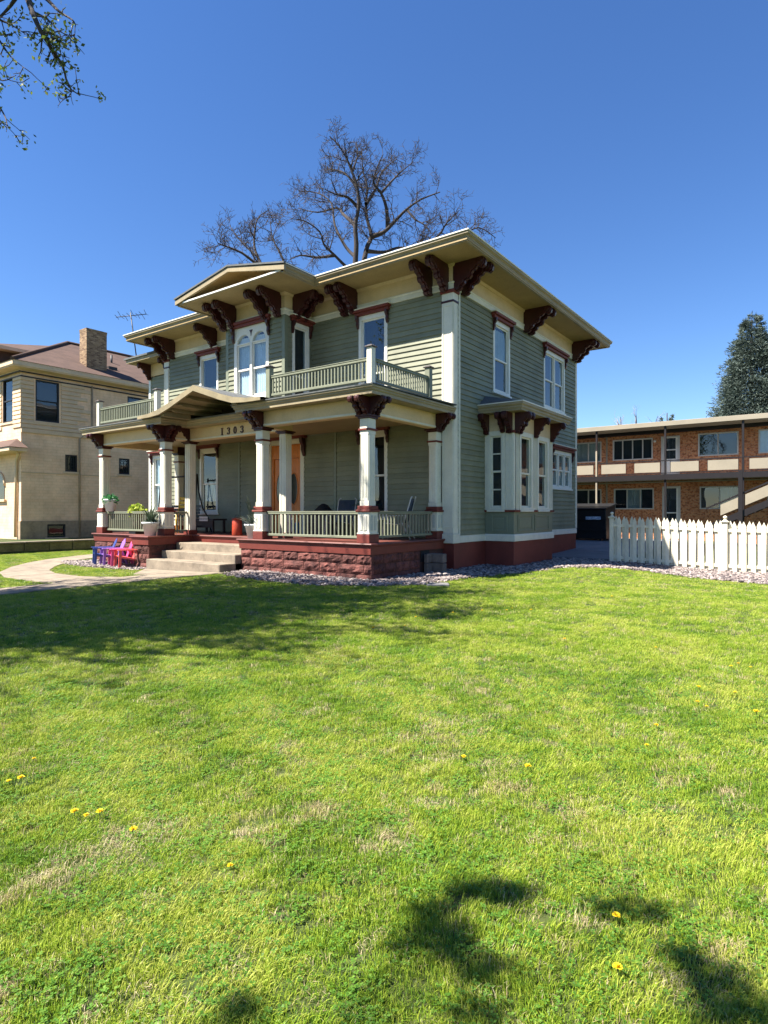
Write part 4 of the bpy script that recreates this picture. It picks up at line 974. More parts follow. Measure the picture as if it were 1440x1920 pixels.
u2 = MB(); u2.add([(-30.9, 0.4, 11.4), (-30.9, 14.5, 11.4), (-45, 14.5, 11.4), (-45, 0.4, 11.4), (-36, 6, 13.3), (-36, 9, 13.3), (-40, 9, 13.3), (-40, 6, 13.3)], [(0, 1, 5, 4), (1, 2, 6, 5), (2, 3, 7, 6), (3, 0, 4, 7), (4, 5, 6, 7), (0, 3, 2, 1)])
u2.build('upper_roof', BROOF, nb); MB().box(-45.05, -30.85, 0.35, 14.5, 11.2, 11.398).build('upper_eave', TANP, nb)
CHB = brick('chimney_brick', (0.13, 0.07, 0.04), (0.40, 0.27, 0.15), (0.30, 0.22, 0.15), bw=0.21, bh=0.075, mort=0.012, bump=0.9)
ch = MB().box(-24.95, -24.22, 2.55, 3.70, 8.6, 11.55).build('chimney', CHB, nb)
for k in range(2): MB().box(-24.96 - 0.006 * k, -24.21 + 0.006 * k, 2.54 - 0.006 * k, 3.71 + 0.006 * k, 11.46 + 0.08 * k, 11.535 + 0.08 * k).build('chimney_course', CHB, ch)
MB().tube([(-26.2, 5.1, 10.2), (-26.2, 5.1, 10.95)], 0.06, 8).build('roof_vent_pipe', NDK, nb)
MB().box(-25.0, -24.7, 4.1, 4.6, 9.72, 9.90).build('roof_vent', NDK, nb)
# its entrance porch and downpipe
T = np.linspace(0, math.pi, 13); cxa = -26.38
ar = MB(); ar.add([(cxa - 0.66, -0.925, 2.25), (cxa + 0.66, -0.925, 2.25)] + [(cxa + math.cos(t) * 0.66, -0.925, 2.95 + math.sin(t) * 0.66) for t in T], [tuple(range(15))]); aw_ = ar.build('arched_window', surf('dark_glass', (0.03, 0.035, 0.03), 0.08, 0.2, 8, 20, 0, spec=0.6), nb)
MB().tube([(cxa + math.cos(t) * 0.70, -0.93, 2.95 + math.sin(t) * 0.70) for t in T], 0.06, 6).build('arch_moulding', TANP, aw_); MB().box(cxa - 0.85, cxa + 0.85, -1.02, -0.902, 2.12, 2.245).build('sill', TANP, aw_, 0.01)
MB().box(-36, -23.15, -1.75, -0.903, 4.52, 4.72).build('porch_eave', TANP, nb, 0.02)
MB().add([(-36, -1.8, 4.725), (-23.1, -1.8, 4.725), (-24.3, -0.903, 5.25), (-36, -0.903, 5.25), (-23.1, -0.903, 4.725)], [(0, 1, 2, 3), (1, 4, 2), (0, 3, 4, 1)]).build('porch_roof', BROOF, nb)
MB().tube([(-23.35, -1.4, 4.6), (-23.6, -1.15, 4.42), (-24.15, -1.0, 4.2), (-24.22, -0.98, 3.9), (-24.35, -0.98, 0.35)], 0.065, 8).build('downspout', TANP, nb)
# rooftop aerial
ant = thing('tv_antenna', 'thin television aerial on a mast above the brown roof next door', 'antenna', (-27.0, 7.3, 11.0))
am = MB(); am.tube([(-27.0, 7.3, 10.8), (-27.25, 6.95, 14.2)], 0.035, 6); am.build('mast', NDK, ant)
bo = MB(); dx_ = Vector((0.75, 0.62, 0.12)).normalized(); c0 = Vector((-27.23, 7.0, 14.0)); bo.tube([c0 - dx_ * 0.95, c0 + dx_ * 0.95], 0.025, 5); bo.build('boom', NDK, ant)
el = MB(); px_ = Vector((-0.62, 0.75, -0.1))
for k in range(8):
    q = c0 + dx_ * (-0.9 + 0.26 * k); l = 0.35 + 0.25 * abs(math.sin(k * 1.3)); sg = Vector((0, 0, 0.12 * math.sin(k * 2)))
    el.tube([q - px_ * l + sg, q, q + px_ * l + sg], 0.014, 4)
el.build('element', NDK, ant)
# low retaining wall of that yard
rw_ = thing('retaining_wall', 'low mossy stone retaining wall with pale coping left of the porch', 'wall', (-18.75, 0, -0.1))
WST = surf('mossy_stone', (0.20, 0.17, 0.08), 0.9, 0.45, 2.2, 14, 0.7, 0.02, island=0.3)
for k in range(18):
    y0 = -11 + k * 1.0; MB().box(-18.95, -18.62 + rng.uniform(-0.015, 0.015), y0 + 0.01, y0 + 0.99, -0.3, 0.30).build('stone', WST, rw_, 0.02)
for k in range(9): MB().box(-19.0, -18.57, -11 + k * 2.0 + 0.006, -9 + k * 2.0 - 0.006, 0.302, 0.37).build('coping', CONC, rw_, 0.01)

# ------------------------------------------------------------------ the brick apartment building behind
ABR = brick('mottled_brick', (0.52, 0.165, 0.06), (0.66, 0.28, 0.11), (0.48, 0.31, 0.20), bw=0.215, bh=0.07, mort=0.010, spots=(0.27, 0.095, 0.045), bump=0.5)
APC = surf('apartment_cream', (0.29, 0.25, 0.185), 0.6, 0.1, 1, 20, 0.05)
APF = surf('aluminium_frame', (0.55, 0.52, 0.46), 0.5, 0.1, 2, 20, 0.03)
AST = surf('dark_brown_steel', (0.011, 0.008, 0.009), 0.5, 0.25, 3, 20, 0.05)
apt = thing('apartment_building', 'two-storey brown brick apartment block with an open upper walkway behind the fence', 'building', (3.0, 20.0, 0.2))
AY = 18.8; fA = FR(AY)
AW = [(-5.9, -4.2, 4.30, 5.42, 2), (-3.7, -1.57, 4.30, 5.40, 3), (-0.98, 1.02, 4.32, 5.42, 4), (3.11, 4.84, 4.34, 5.46, 2), (5.65, 7.6, 4.34, 5.46, 2), (9.0, 10.8, 4.34, 5.46, 2),
      (-3.7, -1.57, 1.78, 2.84, 3), (-0.92, 1.07, 1.74, 2.83, 3), (3.18, 4.89, 1.74, 2.85, 2), (6.0, 7.0, 2.0, 2.85, 1)]
ADR = [(1.42, 2.29, 3.44, 5.44), (1.47, 2.32, 0.25, 2.90)]
m_ = MB(); ops = [o[:4] for o in AW] + ADR; us = sorted({-30, 34, *[o[0] for o in ops], *[o[1] for o in ops]}); zs_ = sorted({-0.2, 5.76, *[o[2] for o in ops], *[o[3] for o in ops]})
for i in range(len(us) - 1):
    for j in range(len(zs_) - 1):
        uc, zc = (us[i] + us[i + 1]) / 2, (zs_[j] + zs_[j + 1]) / 2
        if any(o[0] < uc < o[1] and o[2] < zc < o[3] for o in ops): continue
        mbox(m_, fA, us[i], us[i + 1], -0.22, 0, zs_[j], zs_[j + 1])
m_.build('brick_wall', ABR, apt)
MB().box(-30, 34, AY + 0.5, 29, -0.2, 5.76).build('rear_block', ABR, apt)
for k, (u0, u1, z0, z1, nb_) in enumerate(AW):
    w = MB(); t = 0.06
    mbox(w, fA, u0, u0 + t, -0.1, 0.02, z0, z1); mbox(w, fA, u1 - t, u1, -0.1, 0.02, z0, z1); mbox(w, fA, u0 + t, u1 - t, -0.1, 0.018, z1 - t, z1); mbox(w, fA, u0 + t, u1 - t, -0.1, 0.018, z0, z0 + t)
    st = (u1 - u0) / nb_
    for q in range(1, nb_): mbox(w, fA, u0 + q * st - 0.022, u0 + q * st + 0.022, -0.1, 0.0, z0 + t, z1 - t)
    o = w.build('window', APF, apt, 0.005)
    for q in range(nb_):
        p = MB(); mbox(p, fA, u0 + q * st + 0.03, u0 + (q + 1) * st - 0.03, -0.055, -0.05, z0 + t - 0.01, z1 - t + 0.01); p.build('pane', GLASS, o)
    b_ = MB(); mbox(b_, fA, u0, u1, -0.23, -0.222, z0, z1); b_.build('room_darkness', INSIDE, o)
    if k in (0, 1, 4, 7, 8):
        c = MB(); pv = []; q0, q1 = (u0 + 0.05, u1 - 0.05) if k in (0, 1, 4) else (u0 + (u1 - u0) * (0.3 if k == 7 else 0.5), u1 - (0.62 if k == 7 else 0.08)); nn = 30
        for i in range(nn + 1): pv += [fA(q0 + (q1 - q0) * i / nn, -0.16 + 0.02 * math.sin(i * 1.8), z0 + 0.03), fA(q0 + (q1 - q0) * i / nn, -0.16 + 0.02 * math.sin(i * 1.8), z1 - 0.03)]
        c.add(pv, [(2 * i, 2 * i + 2, 2 * i + 3, 2 * i + 1) for i in range(nn)], True); c.build('curtain', BLIND if k != 4 else CURTAIN, o)
for (u0, u1, z0, z1) in ADR:
    d = MB(); mbox(d, fA, u0, u0 + 0.1, -0.1, 0.03, z0, z1); mbox(d, fA, u1 - 0.1, u1, -0.1, 0.03, z0, z1); mbox(d, fA, u0 + 0.1, u1 - 0.1, -0.1, 0.028, z1 - 0.1, z1)
    o = d.build('storm_door', APF, apt, 0.006)
    l = MB(); mbox(l, fA, u0 + 0.1, u1 - 0.1, -0.08, -0.02, z0, z0 + 0.85); mbox(l, fA, u0 + 0.1, u0 + 0.2, -0.08, -0.02, z0 + 0.85, z1 - 0.1); mbox(l, fA, u1 - 0.2, u1 - 0.1, -0.08, -0.02, z0 + 0.85, z1 - 0.1); mbox(l, fA, u0 + 0.2, u1 - 0.2, -0.08, -0.021, z0 + 1.28, z0 + 1.34)
    l.build('door_leaf', WHITE, o, 0.006)
    g_ = MB(); mbox(g_, fA, u0 + 0.19, u1 - 0.19, -0.06, -0.055, z0 + 0.84, z1 - 0.1); g_.build('pane', GLASS, o)
    b_ = MB(); mbox(b_, fA, u0, u1, -0.23, -0.222, z0, z1); b_.build('room_darkness', INSIDE, o)
MB().box(-30, 34, 17.25, 29.2, 5.77, 6.0).build('flat_roof', APC, apt, 0.01)
MB().box(-30, 34, 18.55, 18.79, 5.60, 5.765).build('soffit_beam', AST, apt)
MB().box(-30, 34, 17.3, 18.79, 3.20, 3.42).build('walkway_slab', surf('walkway_concrete', (0.30, 0.28, 0.27), 0.8, 0.2), apt, 0.01)
MB().box(-30, 34, 17.26, 17.298, 3.17, 3.43).build('walkway_edge', AST, apt)
MB().box(-30, 34, 18.72, 18.795, 3.09, 3.16).build('white_pipe', APC, apt)
for x in (-8.0, -4.7, -1.39, 1.90, 5.17, 8.5, 11.8):
    p = MB().box(x - 0.045, x + 0.045, 17.34, 17.43, 0.0, 5.77).build('walkway_post', AST, apt, 0.004)
MB().box(-1.43, -1.35, 17.30, 17.338, 0.0, 4.75).build('white_conduit', APC, apt)
MB().box(-1.32, -1.24, 18.74, 18.795, 0.2, 5.6).build('drain_pipe', APC, apt)
MB().box(-30, 34, 17.33, 17.40, 4.07, 4.12).build('top_rail', AST, apt)
MB().box(-30, 34, 17.33, 17.40, 3.47, 3.51).build('lower_rail', AST, apt)
bk = MB()
for x0, x1 in ((-5.4, -4.2), (-3.9, -2.75), (-2.5, -1.56), (-1.15, 0.06), (0.47, 1.66), (2.14, 3.36), (3.74, 4.98), (5.42, 6.6), (7.0, 8.2), (8.8, 10.0)):
    MB().box(x0, x1, 17.36, 17.385, 3.545, 4.03).build('railing_panel', APC, apt, 0.004)
    for x in (x0 - 0.02, x1 + 0.005): MB().box(x, x + 0.015, 17.355, 17.39, 3.51, 4.07).build('railing_stile', AST, apt)
MB().lathe((1.13, 18.72, 5.22), [(0.0, -0.06), (0.06, -0.05), (0.07, 0.0), (0.05, 0.05), (0, 0.06)], 10).build('wall_lamp', WHITE, apt)
# outside stair
s0x, s0z, s1x, s1z = 4.05, 1.15, 8.9, 3.42
sl_ = (s1z - s0z) / (s1x - s0x)
for y in (16.1, 17.2):
    MB().extrude([(s0x - 0.2, s0z - 0.2 * sl_ - 0.35), (s1x, s1z - 0.30), (s1x, s1z - 0.02), (s0x - 0.2, s0z - 0.2 * sl_ - 0.05)], lambda p, q, t: (p, t, q), y, y + 0.07).build('stair_stringer', AST, apt)
for a, b_ in ((4.42, 5.1), (5.36, 6.9), (7.1, 8.8)):
    za, zb_ = s0z + (a - s0x) * sl_, s0z + (b_ - s0x) * sl_
    MB().extrude([(a, za + 0.12), (b_, zb_ + 0.12), (b_, zb_ + 0.60), (a, za + 0.60)], lambda p, q, t: (p, t, q), 16.13, 16.155).build('stair_panel', APC, apt, 0.004)
MB().extrude([(s0x - 0.2, s0z - 0.2 * sl_ + 0.66), (s1x, s1z + 0.66), (s1x, s1z + 0.74), (s0x - 0.2, s0z - 0.2 * sl_ + 0.74)], lambda p, q, t: (p, t, q), 16.1, 16.17).build('stair_rail', AST, apt)
for k in range(15):
    x = s0x - 0.1 + k * 0.335; z = s0z + (x - s0x) * sl_ - 0.12; MB().box(x, x + 0.30, 16.17, 17.2, z, z + 0.05).build('stair_tread', AST, apt)
MB().box(5.12, 5.28, 16.0, 16.09, 0.0, 3.4).build('stair_post', AST, apt)

# ------------------------------------------------------------------ picket fence
fen = thing('picket_fence', 'cream white wooden picket fence with ball-topped posts beside the gravel', 'fence', (2.78, 5.2, 0))
FW = surf('fence_white', (0.78, 0.71, 0.54), 0.65, 0.22, 2.6, 26, 0.2, 0.003, stretch=(1, 1, 0.35), island=0.12)
PKH = 1.42
pk = MB(); pk.extrude([(-0.06, 0), (0.06, 0), (0.06, PKH - 0.15), (0.0, PKH), (-0.06, PKH - 0.15)], lambda p, q, t: (p, t, q), -0.010, 0.010); PK = pk.mesh('picket', FW)
posts = (2.78, 5.92, 9.06, 12.2)
for x in posts:
    zb = float(gz(x, 5.2)); p = MB().box(x - 0.062, x + 0.062, 5.14, 5.264, zb - 0.1, zb + 1.40).build('post', FW, fen, 0.006)
    MB().box(x - 0.085, x + 0.085, 5.117, 5.287, zb + 1.40, zb + 1.425).box(x - 0.10, x + 0.10, 5.102, 5.302, zb + 1.425, zb + 1.45).build('post_cap', FW, p, 0.006)
    MB().lathe((x, 5.202, zb + 1.45), [(0.085, 0), (0.06, 0.02), (0.03, 0.05), (0.025, 0.065), (0.045, 0.08), (0.055, 0.11), (0.045, 0.14), (0.0, 0.16)], 12).build('ball_finial', FW, p)
for a, b_ in zip(posts, posts[1:]):
    for zr in (0.13, 1.14):
        za, zb = float(gz(a, 5.2)), float(gz(b_, 5.2))
        MB().add([(a + 0.06, 5.18, za + zr), (b_ - 0.06, 5.18, zb + zr), (b_ - 0.06, 5.22, zb + zr), (a + 0.06, 5.22, za + zr), (a + 0.06, 5.18, za + zr + 0.09), (b_ - 0.06, 5.18, zb + zr + 0.09), (b_ - 0.06, 5.22, zb + zr + 0.09), (a + 0.06, 5.22, za + zr + 0.09)],
                 [(0, 3, 2, 1), (4, 5, 6, 7), (0, 1, 5, 4), (1, 2, 6, 5), (2, 3, 7, 6), (3, 0, 4, 7)]).build('rail', FW, fen, 0.005)
    n = 13; step = (b_ - a - 0.12) / n
    for i in range(n):
        x = a + 0.06 + (i + 0.74) * step; z = float(gz(x, 5.2)) + 0.03 + rng.uniform(-0.008, 0.008); put('picket', PK, fen, (x + rng.uniform(-0.004, 0.004), 5.168, z), 0, (rng.uniform(0.95, 1.04), 1, rng.uniform(0.988, 1.012)), (rng.gauss(0, 0.006), rng.gauss(0, 0.006), rng.uniform(-0.03, 0.03)))
        x = a + 0.06 + (i + 0.30) * step; z = float(gz(x, 5.2)) + 0.05; put('picket', PK, fen, (x, 5.232, z), rng.uniform(-0.01, 0.01))
# black dumpster on the driveway
dmp = thing('dumpster', 'black steel dumpster with a white sticker standing behind the house corner', 'dumpster', (-0.6, 15.2, 0.2))
dz = 0.22
b_ = MB(); b_.extrude([(14.6, dz + 0.1), (16.0, dz + 0.1), (16.1, dz + 1.75), (14.5, dz + 1.5)], lambda p, q, t: (t, p, q), -2.2, -0.10); b_.build('bin', BLACK, dmp, 0.02)
MB().extrude([(14.42, dz + 1.515), (16.15, dz + 1.765), (16.15, dz + 1.81), (14.42, dz + 1.56)], lambda p, q, t: (t, p, q), -2.25, -0.05).build('lid', surf('black_plastic', (0.02, 0.02, 0.022), 0.35, 0.2), dmp, 0.01)
for x in (-1.9, -0.4):
    for y in (14.75, 15.85): MB().tube([(x - 0.04, y, dz + 0.06), (x + 0.04, y, dz + 0.06)], 0.07, 10).build('caster', BLACK, dmp)
for z in (0.5, 1.0): MB().box(-2.24, -0.06, 14.47, 14.52, dz + z, dz + z + 0.07).build('rib', BLACK, dmp)
STK, nd, lk, bb = base_mat('sticker_print')
g = N(nd, 'ShaderNodeTexCoord'); wv = N(nd, 'ShaderNodeTexNoise'); wv.inputs['Scale'].default_value = 14; mp = N(nd, 'ShaderNodeMapping'); mp.inputs['Scale'].default_value = (1, 1, 5); lk.new(g.outputs['Object'], mp.inputs['Vector']); lk.new(mp.outputs[0], wv.inputs['Vector'])
r_ = ramp(nd, [(0.45, (0.55, 0.62, 0.7)), (0.55, (0.16, 0.22, 0.34))]); lk.new(wv.outputs['Fac'], r_.inputs['Fac']); lk.new(r_.outputs[0], bb.inputs['Base Color'])
MB().box(-1.02, -0.32, 14.455, 14.468, dz + 1.02, dz + 1.17).build('sticker', STK, dmp)
# ------------------------------------------------------------------ garden chairs, pots and porch furniture
def plastic(name, col): return surf(name, col, 0.35, 0.12, 3, 30, 0.03)
def garden_chair(col, name, label, loc, rz):
    """low plastic garden chair with a fanned slat back; faces local -Y"""
    t = thing('garden_chair', label, 'chair', loc, rz, 'plastic chairs in front of the porch'); m = plastic(name, col)
    for k in range(4):
        y = -0.24 + k * 0.125; z = 0.33 - 0.03 * k
        MB().box(-0.25, 0.25, y, y + 0.11, z, z + 0.025).build('seat_slat', m, t, 0.006, local=True)
    for k in range(5):
        a = (k - 2) * 0.085; h = 0.62 - 0.035 * abs(k - 2) ** 1.5; sp = 1 + 0.22
        mb = MB(); pr = [(-0.038, 0), (0.038, 0), (0.046, h * 0.9), (0.03, h), (-0.03, h), (-0.046, h * 0.9)]
        mb.extrude(pr, lambda p, q, tt: (a * (1 + 0.25 * q) + p, 0.22 + q * 0.36 + tt, 0.26 + q * 0.92), 0, 0.022); mb.build('back_slat', m, t, 0.005, local=True)
    for s in (-1, 1):
        MB().extrude([(-0.30, 0.52), (0.34, 0.52), (0.34, 0.545), (-0.30, 0.545)], lambda p, q, tt: (tt, p, q), s * 0.33 - 0.055, s * 0.33 + 0.055).build('arm', m, t, 0.008, local=True)
        MB().extrude([(-0.27, 0), (-0.19, 0), (-0.16, 0.52), (-0.25, 0.52)], lambda p, q, tt: (tt, p, q), s * 0.30 - 0.018, s * 0.30 + 0.018).build('leg', m, t, 0.006, local=True)
        MB().extrude([(0.42, 0), (0.48, 0), (0.30, 0.52), (0.22, 0.52)], lambda p, q, tt: (tt, p, q), s * 0.30 - 0.018, s * 0.30 + 0.018).build('leg', m, t, 0.006, local=True)
        MB().extrude([(-0.22, 0.30), (0.24, 0.20), (0.24, 0.26), (-0.22, 0.36)], lambda p, q, tt: (tt, p, q), s * 0.262 - 0.012, s * 0.262 + 0.012).build('seat_rail', m, t, 0.004, local=True)
    MB().box(-0.30, 0.30, 0.33, 0.355, 0.46, 0.52).build('back_brace', m, t, 0.004, local=True)
    return t
for (x, y, rz, col, nm, lb) in ((-10.85, -3.95, -24, (0.03, 0.06, 0.24), 'plastic_blue', 'blue plastic garden chair, leftmost of the row below the porch'),
                                (-10.30, -3.98, -20, (0.26, 0.13, 0.44), 'plastic_violet', 'violet plastic garden chair beside the blue one below the porch'),
                                (-9.75, -4.02, -22, (0.62, 0.08, 0.22), 'plastic_pink', 'hot pink plastic garden chair between violet and coral chairs'),
                                (-9.20, -4.12, -18, (0.68, 0.10, 0.09), 'plastic_coral', 'coral red plastic garden chair nearest the concrete steps')):
    garden_chair(col, nm, lb, (x, y, float(gz(x, y)) + 0.03), R(rz)).scale = (1.0, 1.0, 1.0)
POTW = surf('white_pot_glaze', (0.60, 0.62, 0.60), 0.5, 0.12, 4, 30, 0.08)
SOIL = surf('potting_soil', (0.04, 0.028, 0.02), 0.95, 0.3, 20, 60, 0.5)
def leaf_blades(n, h, r0, spread, w, curve, seed, droop=0.3):
    rg = random.Random(seed); mb = MB()
    for i in range(n):
        a = rg.uniform(0, 6.283); L = h * rg.uniform(0.55, 1.05); sp = spread * rg.uniform(0.3, 1.0); ww = w * rg.uniform(0.7, 1.2)
        x0, y0 = math.cos(a) * r0 * rg.random(), math.sin(a) * r0 * rg.random(); dx, dy = math.cos(a), math.sin(a); px_, py_ = -dy, dx; pv = []
        for k in range(5):
            t = k / 4; o = sp * t ** curve; z = L * (t - droop * t * t * sp / max(h, 0.01)); wd = ww * (0.5 + 1.6 * t * (1 - t)) * (1 - t ** 4)
            cx_, cy_ = x0 + dx * o, y0 + dy * o
            pv += [(cx_ - px_ * wd, cy_ - py_ * wd, z), (cx_ + px_ * wd, cy_ + py_ * wd, z + 0.004)]
        mb.add(pv, [(2 * k, 2 * k + 2, 2 * k + 3, 2 * k + 1) for k in range(4)], True)
    return mb
def leaf_ball(n, r, rz_, s, seed):
    rg = random.Random(seed); mb = MB()
    for i in range(n):
        v = Vector((rg.gauss(0, 1), rg.gauss(0, 1), rg.gauss(0, 1))).normalized() * (rg.random() ** 0.45); c = Vector((v.x * r, v.y * r, v.z * rz_))
        d = Vector((rg.gauss(0, 1), rg.gauss(0, 1), rg.gauss(0, 1) + 0.4)).normalized(); u = d.orthogonal().normalized(); q = s * rg.uniform(0.6, 1.3)
        mb.add([c, c + d * q * 0.5 + u * q * 0.28, c + d * q, c + d * q * 0.5 - u * q * 0.28], [(0, 1, 2, 3)])
    return mb
def pot_thing(name, label, loc, pr, ph, foliage, fm, group=None, rim=True):
    t = thing(name, label, 'plant', loc, 0, group)
    p = MB(); p.lathe((0, 0, 0), [(pr * 0.68, 0), (pr * 0.97, ph * 0.86), (pr * 1.06, ph * 0.87), (pr * 1.08, ph), (pr * 0.94, ph), (pr * 0.92, ph * 0.9)], 20); p.build('pot', POTW, t, local=True)
    MB().lathe((0, 0, ph * 0.88), [(pr * 0.9, 0), (pr * 0.6, 0.012), (0.0, 0.02)], 16).build('soil', SOIL, t, local=True)
    for v in range(len(foliage.v)): foliage.v[v] = (foliage.v[v][0], foliage.v[v][1], foliage.v[v][2] + ph * 0.9)
    foliage.build('foliage', fm, t, local=True)
    return t
GRN = leafy('bright_leaf', [(0.02, 0.10, 0.03), (0.04, 0.20, 0.06), (0.10, 0.33, 0.12)], 8, 0.3)
LIM = leafy('lime_leaf', [(0.20, 0.30, 0.03), (0.38, 0.46, 0.06), (0.5, 0.55, 0.12)], 8, 0.35)
DGR = leafy('dark_leaf', [(0.012, 0.03, 0.015), (0.03, 0.06, 0.03), (0.10, 0.13, 0.08)], 8, 0.2)
pot_thing('potted_plant', 'white pot of bright green foliage standing on the left porch railing post', (-11.60, -3.24, 1.62), 0.21, 0.42, leaf_ball(420, 0.24, 0.16, 0.10, 3), GRN)
lp = thing('lime_plant', 'lime green leafy plant on the left porch railing', 'plant', (-10.35, -3.0, 1.0))
MB().lathe((0, 0, 0), [(0.12, 0), (0.17, 0.3), (0.16, 0.3), (0.1, 0.28)], 14).build('pot', SOIL, lp, local=True); q = leaf_ball(260, 0.24, 0.22, 0.15, 5)
q.v = [(a, b_, c + 0.62) for a, b_, c in q.v]; q.build('foliage', LIM, lp, local=True); MB().tube([(0, 0, 0.28), (0.02, 0, 0.6)], 0.02, 6).build('stem', DGR, lp, local=True)
MB().box(-0.2, 0.2, -0.2, 0.2, -0.132, 0.0).build('stand', BLACK, lp, 0.01, local=True)
f1 = leaf_blades(34, 0.62, 0.1, 0.42, 0.028, 1.6, 8); f1b = leaf_ball(160, 0.24, 0.14, 0.1, 9); f1.add(f1b.v, f1b.f)
pot_thing('potted_plant', 'white pot with a spiky dark plant on the pedestal left of the steps', (-8.58, -3.66, DZ), 0.24, 0.42, f1, DGR)
f2 = leaf_blades(80, 0.42, 0.14, 0.46, 0.04, 1.2, 12); f2b = leaf_blades(8, 0.9, 0.06, 0.45, 0.07, 1.2, 13, 0.05); f2.add(f2b.v, f2b.f)
pot_thing('potted_plant', 'white ribbed pot with silvery spiky plant right of the steps', (-4.44, -3.16, DZ), 0.25, 0.40, f2, leafy('silver_leaf', [(0.02, 0.035, 0.025), (0.07, 0.09, 0.07), (0.22, 0.25, 0.22)], 9, 0.2))
# red lantern can
lan = thing('red_lantern', 'orange red metal lantern can on the porch deck beside the white pot', 'lantern', (-6.55, -1.97, DZ)); RED = surf('red_enamel', (0.36, 0.045, 0.018), 0.4, 0.3, 6, 20, 0.1)
MB().lathe((0, 0, 0), [(0.15, 0), (0.16, 0.02), (0.155, 0.46), (0.14, 0.48), (0.14, 0.5), (0.0, 0.5)], 18).build('can', RED, lan, local=True)
MB().lathe((0, 0, 0.5), [(0.165, 0), (0.165, 0.03), (0.05, 0.06), (0.0, 0.06)], 18).build('lid', RED, lan, local=True)
MB().tube([(math.cos(t) * 0.12, 0, 0.54 + math.sin(t) * 0.1) for t in np.linspace(0, math.pi, 9)], 0.008, 5).build('handle', BLACK, lan, local=True)
# porch swing in a black frame with a small sign hung on it
sw = thing('porch_swing', 'black metal porch swing frame with bench at the left end of the porch', 'swing', (-10.6, -1.05, DZ))
fr = MB(); fr.tube([(-11.95, -1.05, 2.86), (-9.78, -1.05, 2.90)], 0.03, 8); fr.build('top_bar', BLACK, sw)
for x in (-11.95, -9.78):
    for s in (-1, 1):
        MB().tube([(x, -1.05, 2.95), (x + 0.02, -1.05 + 0.06 * s, 2.3), (x + 0.10, -1.05 + 0.16 * s, 1.75), (x + 0.22, -1.05 + 0.30 * s, 1.4), (x + 0.16, -1.05 + 0.5 * s, 0.88)], 0.028, 7).build('leg', BLACK, sw)
    MB().tube([(x + 0.14, -1.5, 1.1), (x + 0.14, -0.6, 1.1)], 0.022, 6).build('stretcher', BLACK, sw)
for k in range(5): MB().box(-11.7, -10.0, -1.32 + k * 0.11, -1.23 + k * 0.11, 1.30, 1.325).build('seat_slat', BLACK, sw, 0.004)
for k in range(4): MB().box(-11.7, -10.0, -0.80 + k * 0.02, -0.78 + k * 0.02, 1.40 + k * 0.12, 1.49 + k * 0.12).build('back_slat', BLACK, sw, 0.004)
for x in (-11.6, -10.1):
    for y in (-1.28, -0.8): MB().tube([(x, y, 1.32), (x, -1.05, 2.86)], 0.008, 5).build('chain', BLACK, sw)
sb = thing('dark_bench', 'dark wooden bench with a small white sign under the left porch window', 'bench', (-9.5, -0.7, DZ)); BW = surf('dark_bench_wood', (0.03, 0.016, 0.014), 0.6, 0.3)
MB().box(-10.1, -8.95, -1.0, -0.4, 1.30, 1.36).build('seat', BW, sb, 0.008)
for x in (-10.05, -9.07):
    for y in (-0.97, -0.5): MB().box(x, x + 0.07, y, y + 0.07, DZ, 1.30).build('leg', BW, sb, 0.006)
MB().box(-10.05, -9.0, -0.99, -0.95, 1.05, 1.29).build('apron', BW, sb, 0.006)
SGN, nd, lk, bb = base_mat('sign_print')
tc = N(nd, 'ShaderNodeTexCoord'); mp = N(nd, 'ShaderNodeMapping'); mp.inputs['Scale'].default_value = (26, 1, 16); lk.new(tc.outputs['Generated'], mp.inputs['Vector']); nz = N(nd, 'ShaderNodeTexNoise'); nz.inputs['Scale'].default_value = 1.0; lk.new(mp.outputs[0], nz.inputs['Vector'])
sx = N(nd, 'ShaderNodeSeparateXYZ'); lk.new(tc.outputs['Generated'], sx.inputs[0]); bd = ramp(nd, [(0.3, (1, 1, 1)), (0.34, (0, 0, 0)), (0.62, (0, 0, 0)), (0.66, (1, 1, 1))]); lk.new(sx.outputs['Z'], bd.inputs['Fac'])
r_ = ramp(nd, [(0.47, (0.12, 0.11, 0.10)), (0.55, (0.6, 0.58, 0.52))]); lk.new(nz.outputs['Fac'], r_.inputs['Fac']); mx = N(nd, 'ShaderNodeMix', data_type='RGBA'); lk.new(bd.outputs[0], mx.inputs[0]); lk.new(r_.outputs[0], mx.inputs[6]); mx.inputs[7].default_value = (0.62, 0.6, 0.54, 1); lk.new(mx.outputs[2], bb.inputs['Base Color'])
MB().box(-9.68, -9.22, -1.03, -1.015, 1.28, 1.44).build('sign', SGN, sb)
# yellow high stool chair
yc = thing('yellow_chair', 'yellow metal bistro chair on the left porch behind the post', 'chair', (-9.65, -1.95, DZ)); YEL = plastic('yellow_paint', (0.62, 0.36, 0.01))
for x in (-0.19, 0.19):
    for y in (-0.18, 0.18): MB().tube([(x * 1.15, y * 1.15, 0), (x, y, 0.68)], 0.018, 6).build('leg', YEL, yc, local=True)
    MB().tube([(x, 0.18, 0.68), (x, 0.24, 1.26)], 0.018, 6).build('back_post', YEL, yc, local=True)
MB().box(-0.22, 0.22, -0.22, 0.22, 0.68, 0.71).build('seat', YEL, yc, 0.01, local=True)
for z in (0.86, 1.0, 1.14): MB().box(-0.2, 0.2, 0.19 + (z - 0.68) * 0.1, 0.21 + (z - 0.68) * 0.1, z, z + 0.10).build('back_slat', YEL, yc, 0.006, local=True)
